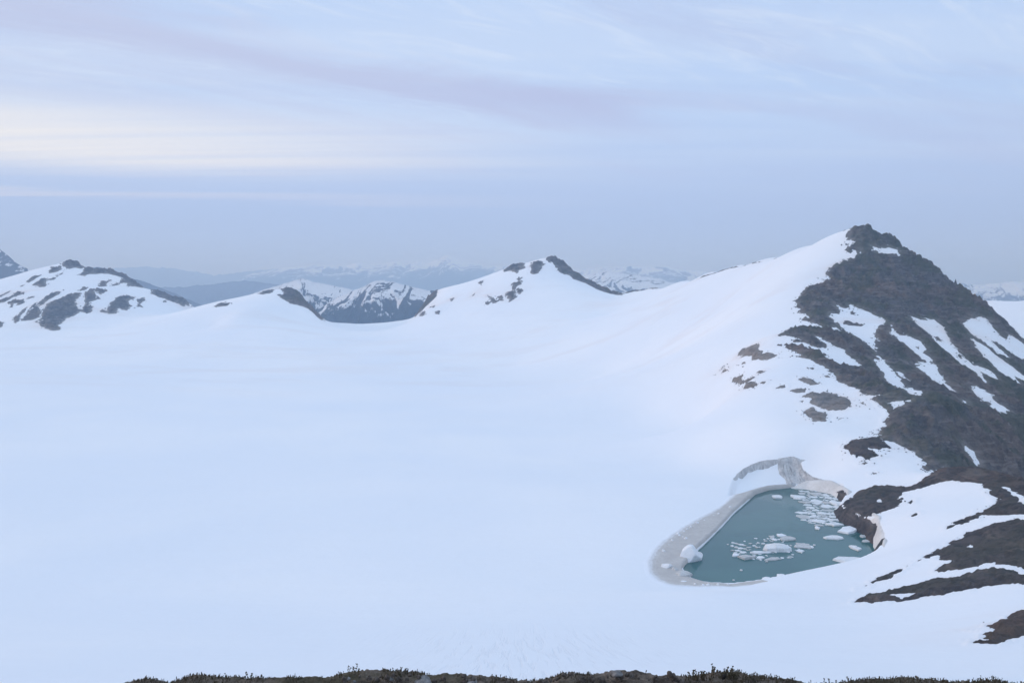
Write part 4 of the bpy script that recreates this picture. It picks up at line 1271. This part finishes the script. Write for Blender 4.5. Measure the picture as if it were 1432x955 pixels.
def sprig_mesh(name, seed, h_=.06, leafy=True, branches=3):
    rr = random.Random(seed)
    vs, fs = [], []
    lvs, lfs = [], []

    def tube(p0, p1, r0, r1):
        d = (p1 - p0).normalized(); s = d.orthogonal().normalized(); u = d.cross(s)
        i = len(vs)
        for p, q in ((p0, r0), (p1, r1)):
            for k in range(3):
                a = k * 2.094
                vs.append(tuple(p + (s * math.cos(a) + u * math.sin(a)) * q))
        for k in range(3):
            fs.append((i + k, i + (k + 1) % 3, i + 3 + (k + 1) % 3, i + 3 + k))

    def leaf(p, d, l, w_):
        s = d.orthogonal().normalized()
        s.rotate(__import__('mathutils').Quaternion(d, rr.uniform(0, 6.28)))
        i = len(lvs)
        lvs.extend([tuple(p), tuple(p + d * l * .5 + s * w_), tuple(p + d * l), tuple(p + d * l * .5 - s * w_)])
        lfs.append((i, i + 1, i + 2, i + 3))

    def stem(p, d, ln, r0, lv):
        segs = 5
        for k in range(segs):
            d2 = (d + Vector((rr.uniform(-.25, .25), rr.uniform(-.25, .25), .12))).normalized()
            q = p + d2 * ln / segs
            tube(p, q, r0 * (1 - k * .13), r0 * (1 - (k + 1) * .13))
            if lv and k >= 1:
                for _ in range(3 if k < segs - 1 else 6):
                    ld = (d2 * .7 + Vector((rr.uniform(-1, 1), rr.uniform(-1, 1), rr.uniform(-.2, .8))) * .8).normalized()
                    leaf(q, ld, rr.uniform(.007, .014), rr.uniform(.0022, .0044))
            p, d = q, d2
        return p

    for b in range(branches):
        d = Vector((rr.uniform(-.45, .45), rr.uniform(-.3, .3), 1)).normalized()
        stem(Vector((rr.uniform(-.006, .006), rr.uniform(-.006, .006), -.006)), d, h_ * rr.uniform(.6, 1.05), .0017, leafy)
    me = bpy.data.meshes.new(name)
    me.from_pydata(vs, [], fs)
    me.materials.append(M_HEATH2)
    ml = bpy.data.meshes.new('leaves')
    ml.from_pydata(lvs, [], lfs)
    ml.materials.append(M_HEATH)
    return me, ml


leafy = [sprig_mesh('heather_sprig', s, .06, True, b) for s, b in ((1, 2), (2, 3), (3, 1), (4, 3), (5, 2), (6, 4))]
grassy = [sprig_mesh('heather_sprig', s, .05, True, 1) for s in (21, 22, 23, 24)]


def sprig(px, hp, label, group, protos, y=None):
    y = y or CD + random.uniform(-.06, .04)
    x = (px - 716) / F * y
    ms, ml = random.choice(protos)
    o = bpy.data.objects.new('heather_sprig', None)
    C.objects.link(o)
    o.empty_display_size = .01
    st = bpy.data.objects.new('stem', ms)
    C.objects.link(st)
    st.parent = o
    lf = bpy.data.objects.new('leaves', ml)
    C.objects.link(lf)
    lf.parent = o
    z = fz(x, y)
    s = 1.0 * hp * CD / F / .058
    o.location = (x, y, z - .002)
    o.scale = (s, s, s)
    o.rotation_euler = (0, 0, random.uniform(0, 6.28))
    tag(o, label, 'plant', group)


for px, hp, lab in [(340, 17, 'tall pale flowering sprig standing alone on the crest'), (268, 9, 'bushy sprig on the first hummock of the crest'), (188, 8, 'lone sprig at the end of the crest where the ground drops away'),
                    (555, 15, 'twin-stemmed leafy sprig beside the pale pebbles'), (693, 14, 'leaning leafy sprig before the bare soil mound'), (722, 10, 'short sprig in the hollow beside the bare soil mound'),
                    (907, 9, 'single thin stalk on the stony part of the crest'), (668, 9, 'forked sprig on the slope before the hollow')]:
    sprig(px, hp, lab, None, leafy)
for px, hp in [(479, 13), (485, 14), (492, 15), (470, 9), (562, 12), (575, 9), (543, 10), (296, 9), (307, 9), (430, 7), (404, 8), (413, 8), (425, 7), (445, 7), (360, 6), (326, 5), (585, 7)]:
    sprig(px, hp, 'dark leafy heather sprig rising from the stony hummocks', 'sprigs on the stony hummocks', leafy)
for i in range(26):
    sprig(random.uniform(974, 1040), random.uniform(8, 17), 'upright heather sprig in the tallest clump beside the black stone', 'sprigs of the tallest clump', leafy)
for i in range(75):
    sprig(random.uniform(1040, 1350), random.uniform(5, 11), 'short upright sprig in the low hedge of heather along the crest', 'sprigs of the low heather hedge', grassy + leafy[:3])
for i in range(26):
    sprig(random.uniform(1350, 1425), random.uniform(5, 10), 'short sprig on the rounded mossy hump past the low hedge', 'sprigs on the mossy hump', leafy)


def stone(px, py, wp, label, mat, group=None, flat=.6):
    y = CD - .10
    x = (px - 716) / F * y
    sz = wp * CD / F
    o = link('stone', berg_mesh('stone', sz, sz * .8, sz * flat, int(px * 7 + py), 2), mat)
    z = max(fz(x, y), at(px, py, y)[2]) - sz * flat * .45
    o.location = (x, y, z)
    o.rotation_euler = (random.uniform(-.2, .2), random.uniform(-.2, .2), random.uniform(0, 6))
    tag(o, label, 'stone', group)


stone(482, 948, 7, 'round pale pebble under the leafy sprigs', M_STONEP)
stone(543, 949, 8, 'slanted white stone chip set in the dark moss', M_STONEP)
stone(490, 953, 5, 'small pale pebble half sunk below the round one', M_STONEP)
stone(588, 952, 30, 'flat grey rock slab at the foot of the hummock', M_STONEP, flat=.35)
stone(866, 941, 18, 'flat light grey stone on top of the stony mound', M_STONEP, flat=.4)
stone(660, 953, 20, 'grey flat rock beside the hollow of the crest', M_STONEP, flat=.35)
stone(1019, 945, 7, 'small black stone under the tallest sprig clump', M_STONED, flat=1.1)
stone(942, 941.5, 9, 'pointed dark stone at the end of the stony mound', M_STONE, flat=.9)
for i in range(90):
    px = random.choice([random.uniform(755, 960), random.uniform(755, 960), random.uniform(470, 680)])
    stone(px, float(np.interp(px, ppx, ppy)) + random.uniform(2, 9), random.uniform(3, 10), 'small brown stone embedded in the crumbly soil of the crest', M_STONE, 'brown stones of the crest', random.uniform(.5, .9))
# ------------------------------------------------------------------ the air
bm = bmesh.new()
bmesh.ops.create_cube(bm, size=1)
for v in bm.verts:
    v.co = Vector((v.co.x * 142000, 32000 + v.co.y * 78000, (-1000 + 470) / 2 + v.co.z * 1470))
me = bpy.data.meshes.new('haze')
bm.to_mesh(me); bm.free()
hm = bpy.data.materials.new('haze')
hm.use_nodes = True
t = NT(hm.node_tree)
pv = t.n('ShaderNodeVolumePrincipled')
pv.inputs['Color'].default_value = (.52, .72, 1.0, 1)
pv.inputs['Absorption Color'].default_value = (.70, .70, .70, 1)
pv.inputs['Density'].default_value = 1.0e-4
pv.inputs['Anisotropy'].default_value = 0.1
t.n('ShaderNodeOutputMaterial', i_Volume=pv.outputs[0])
tag(link('haze', me, hm), 'thin blue evening haze over the whole landscape', kind='stuff')
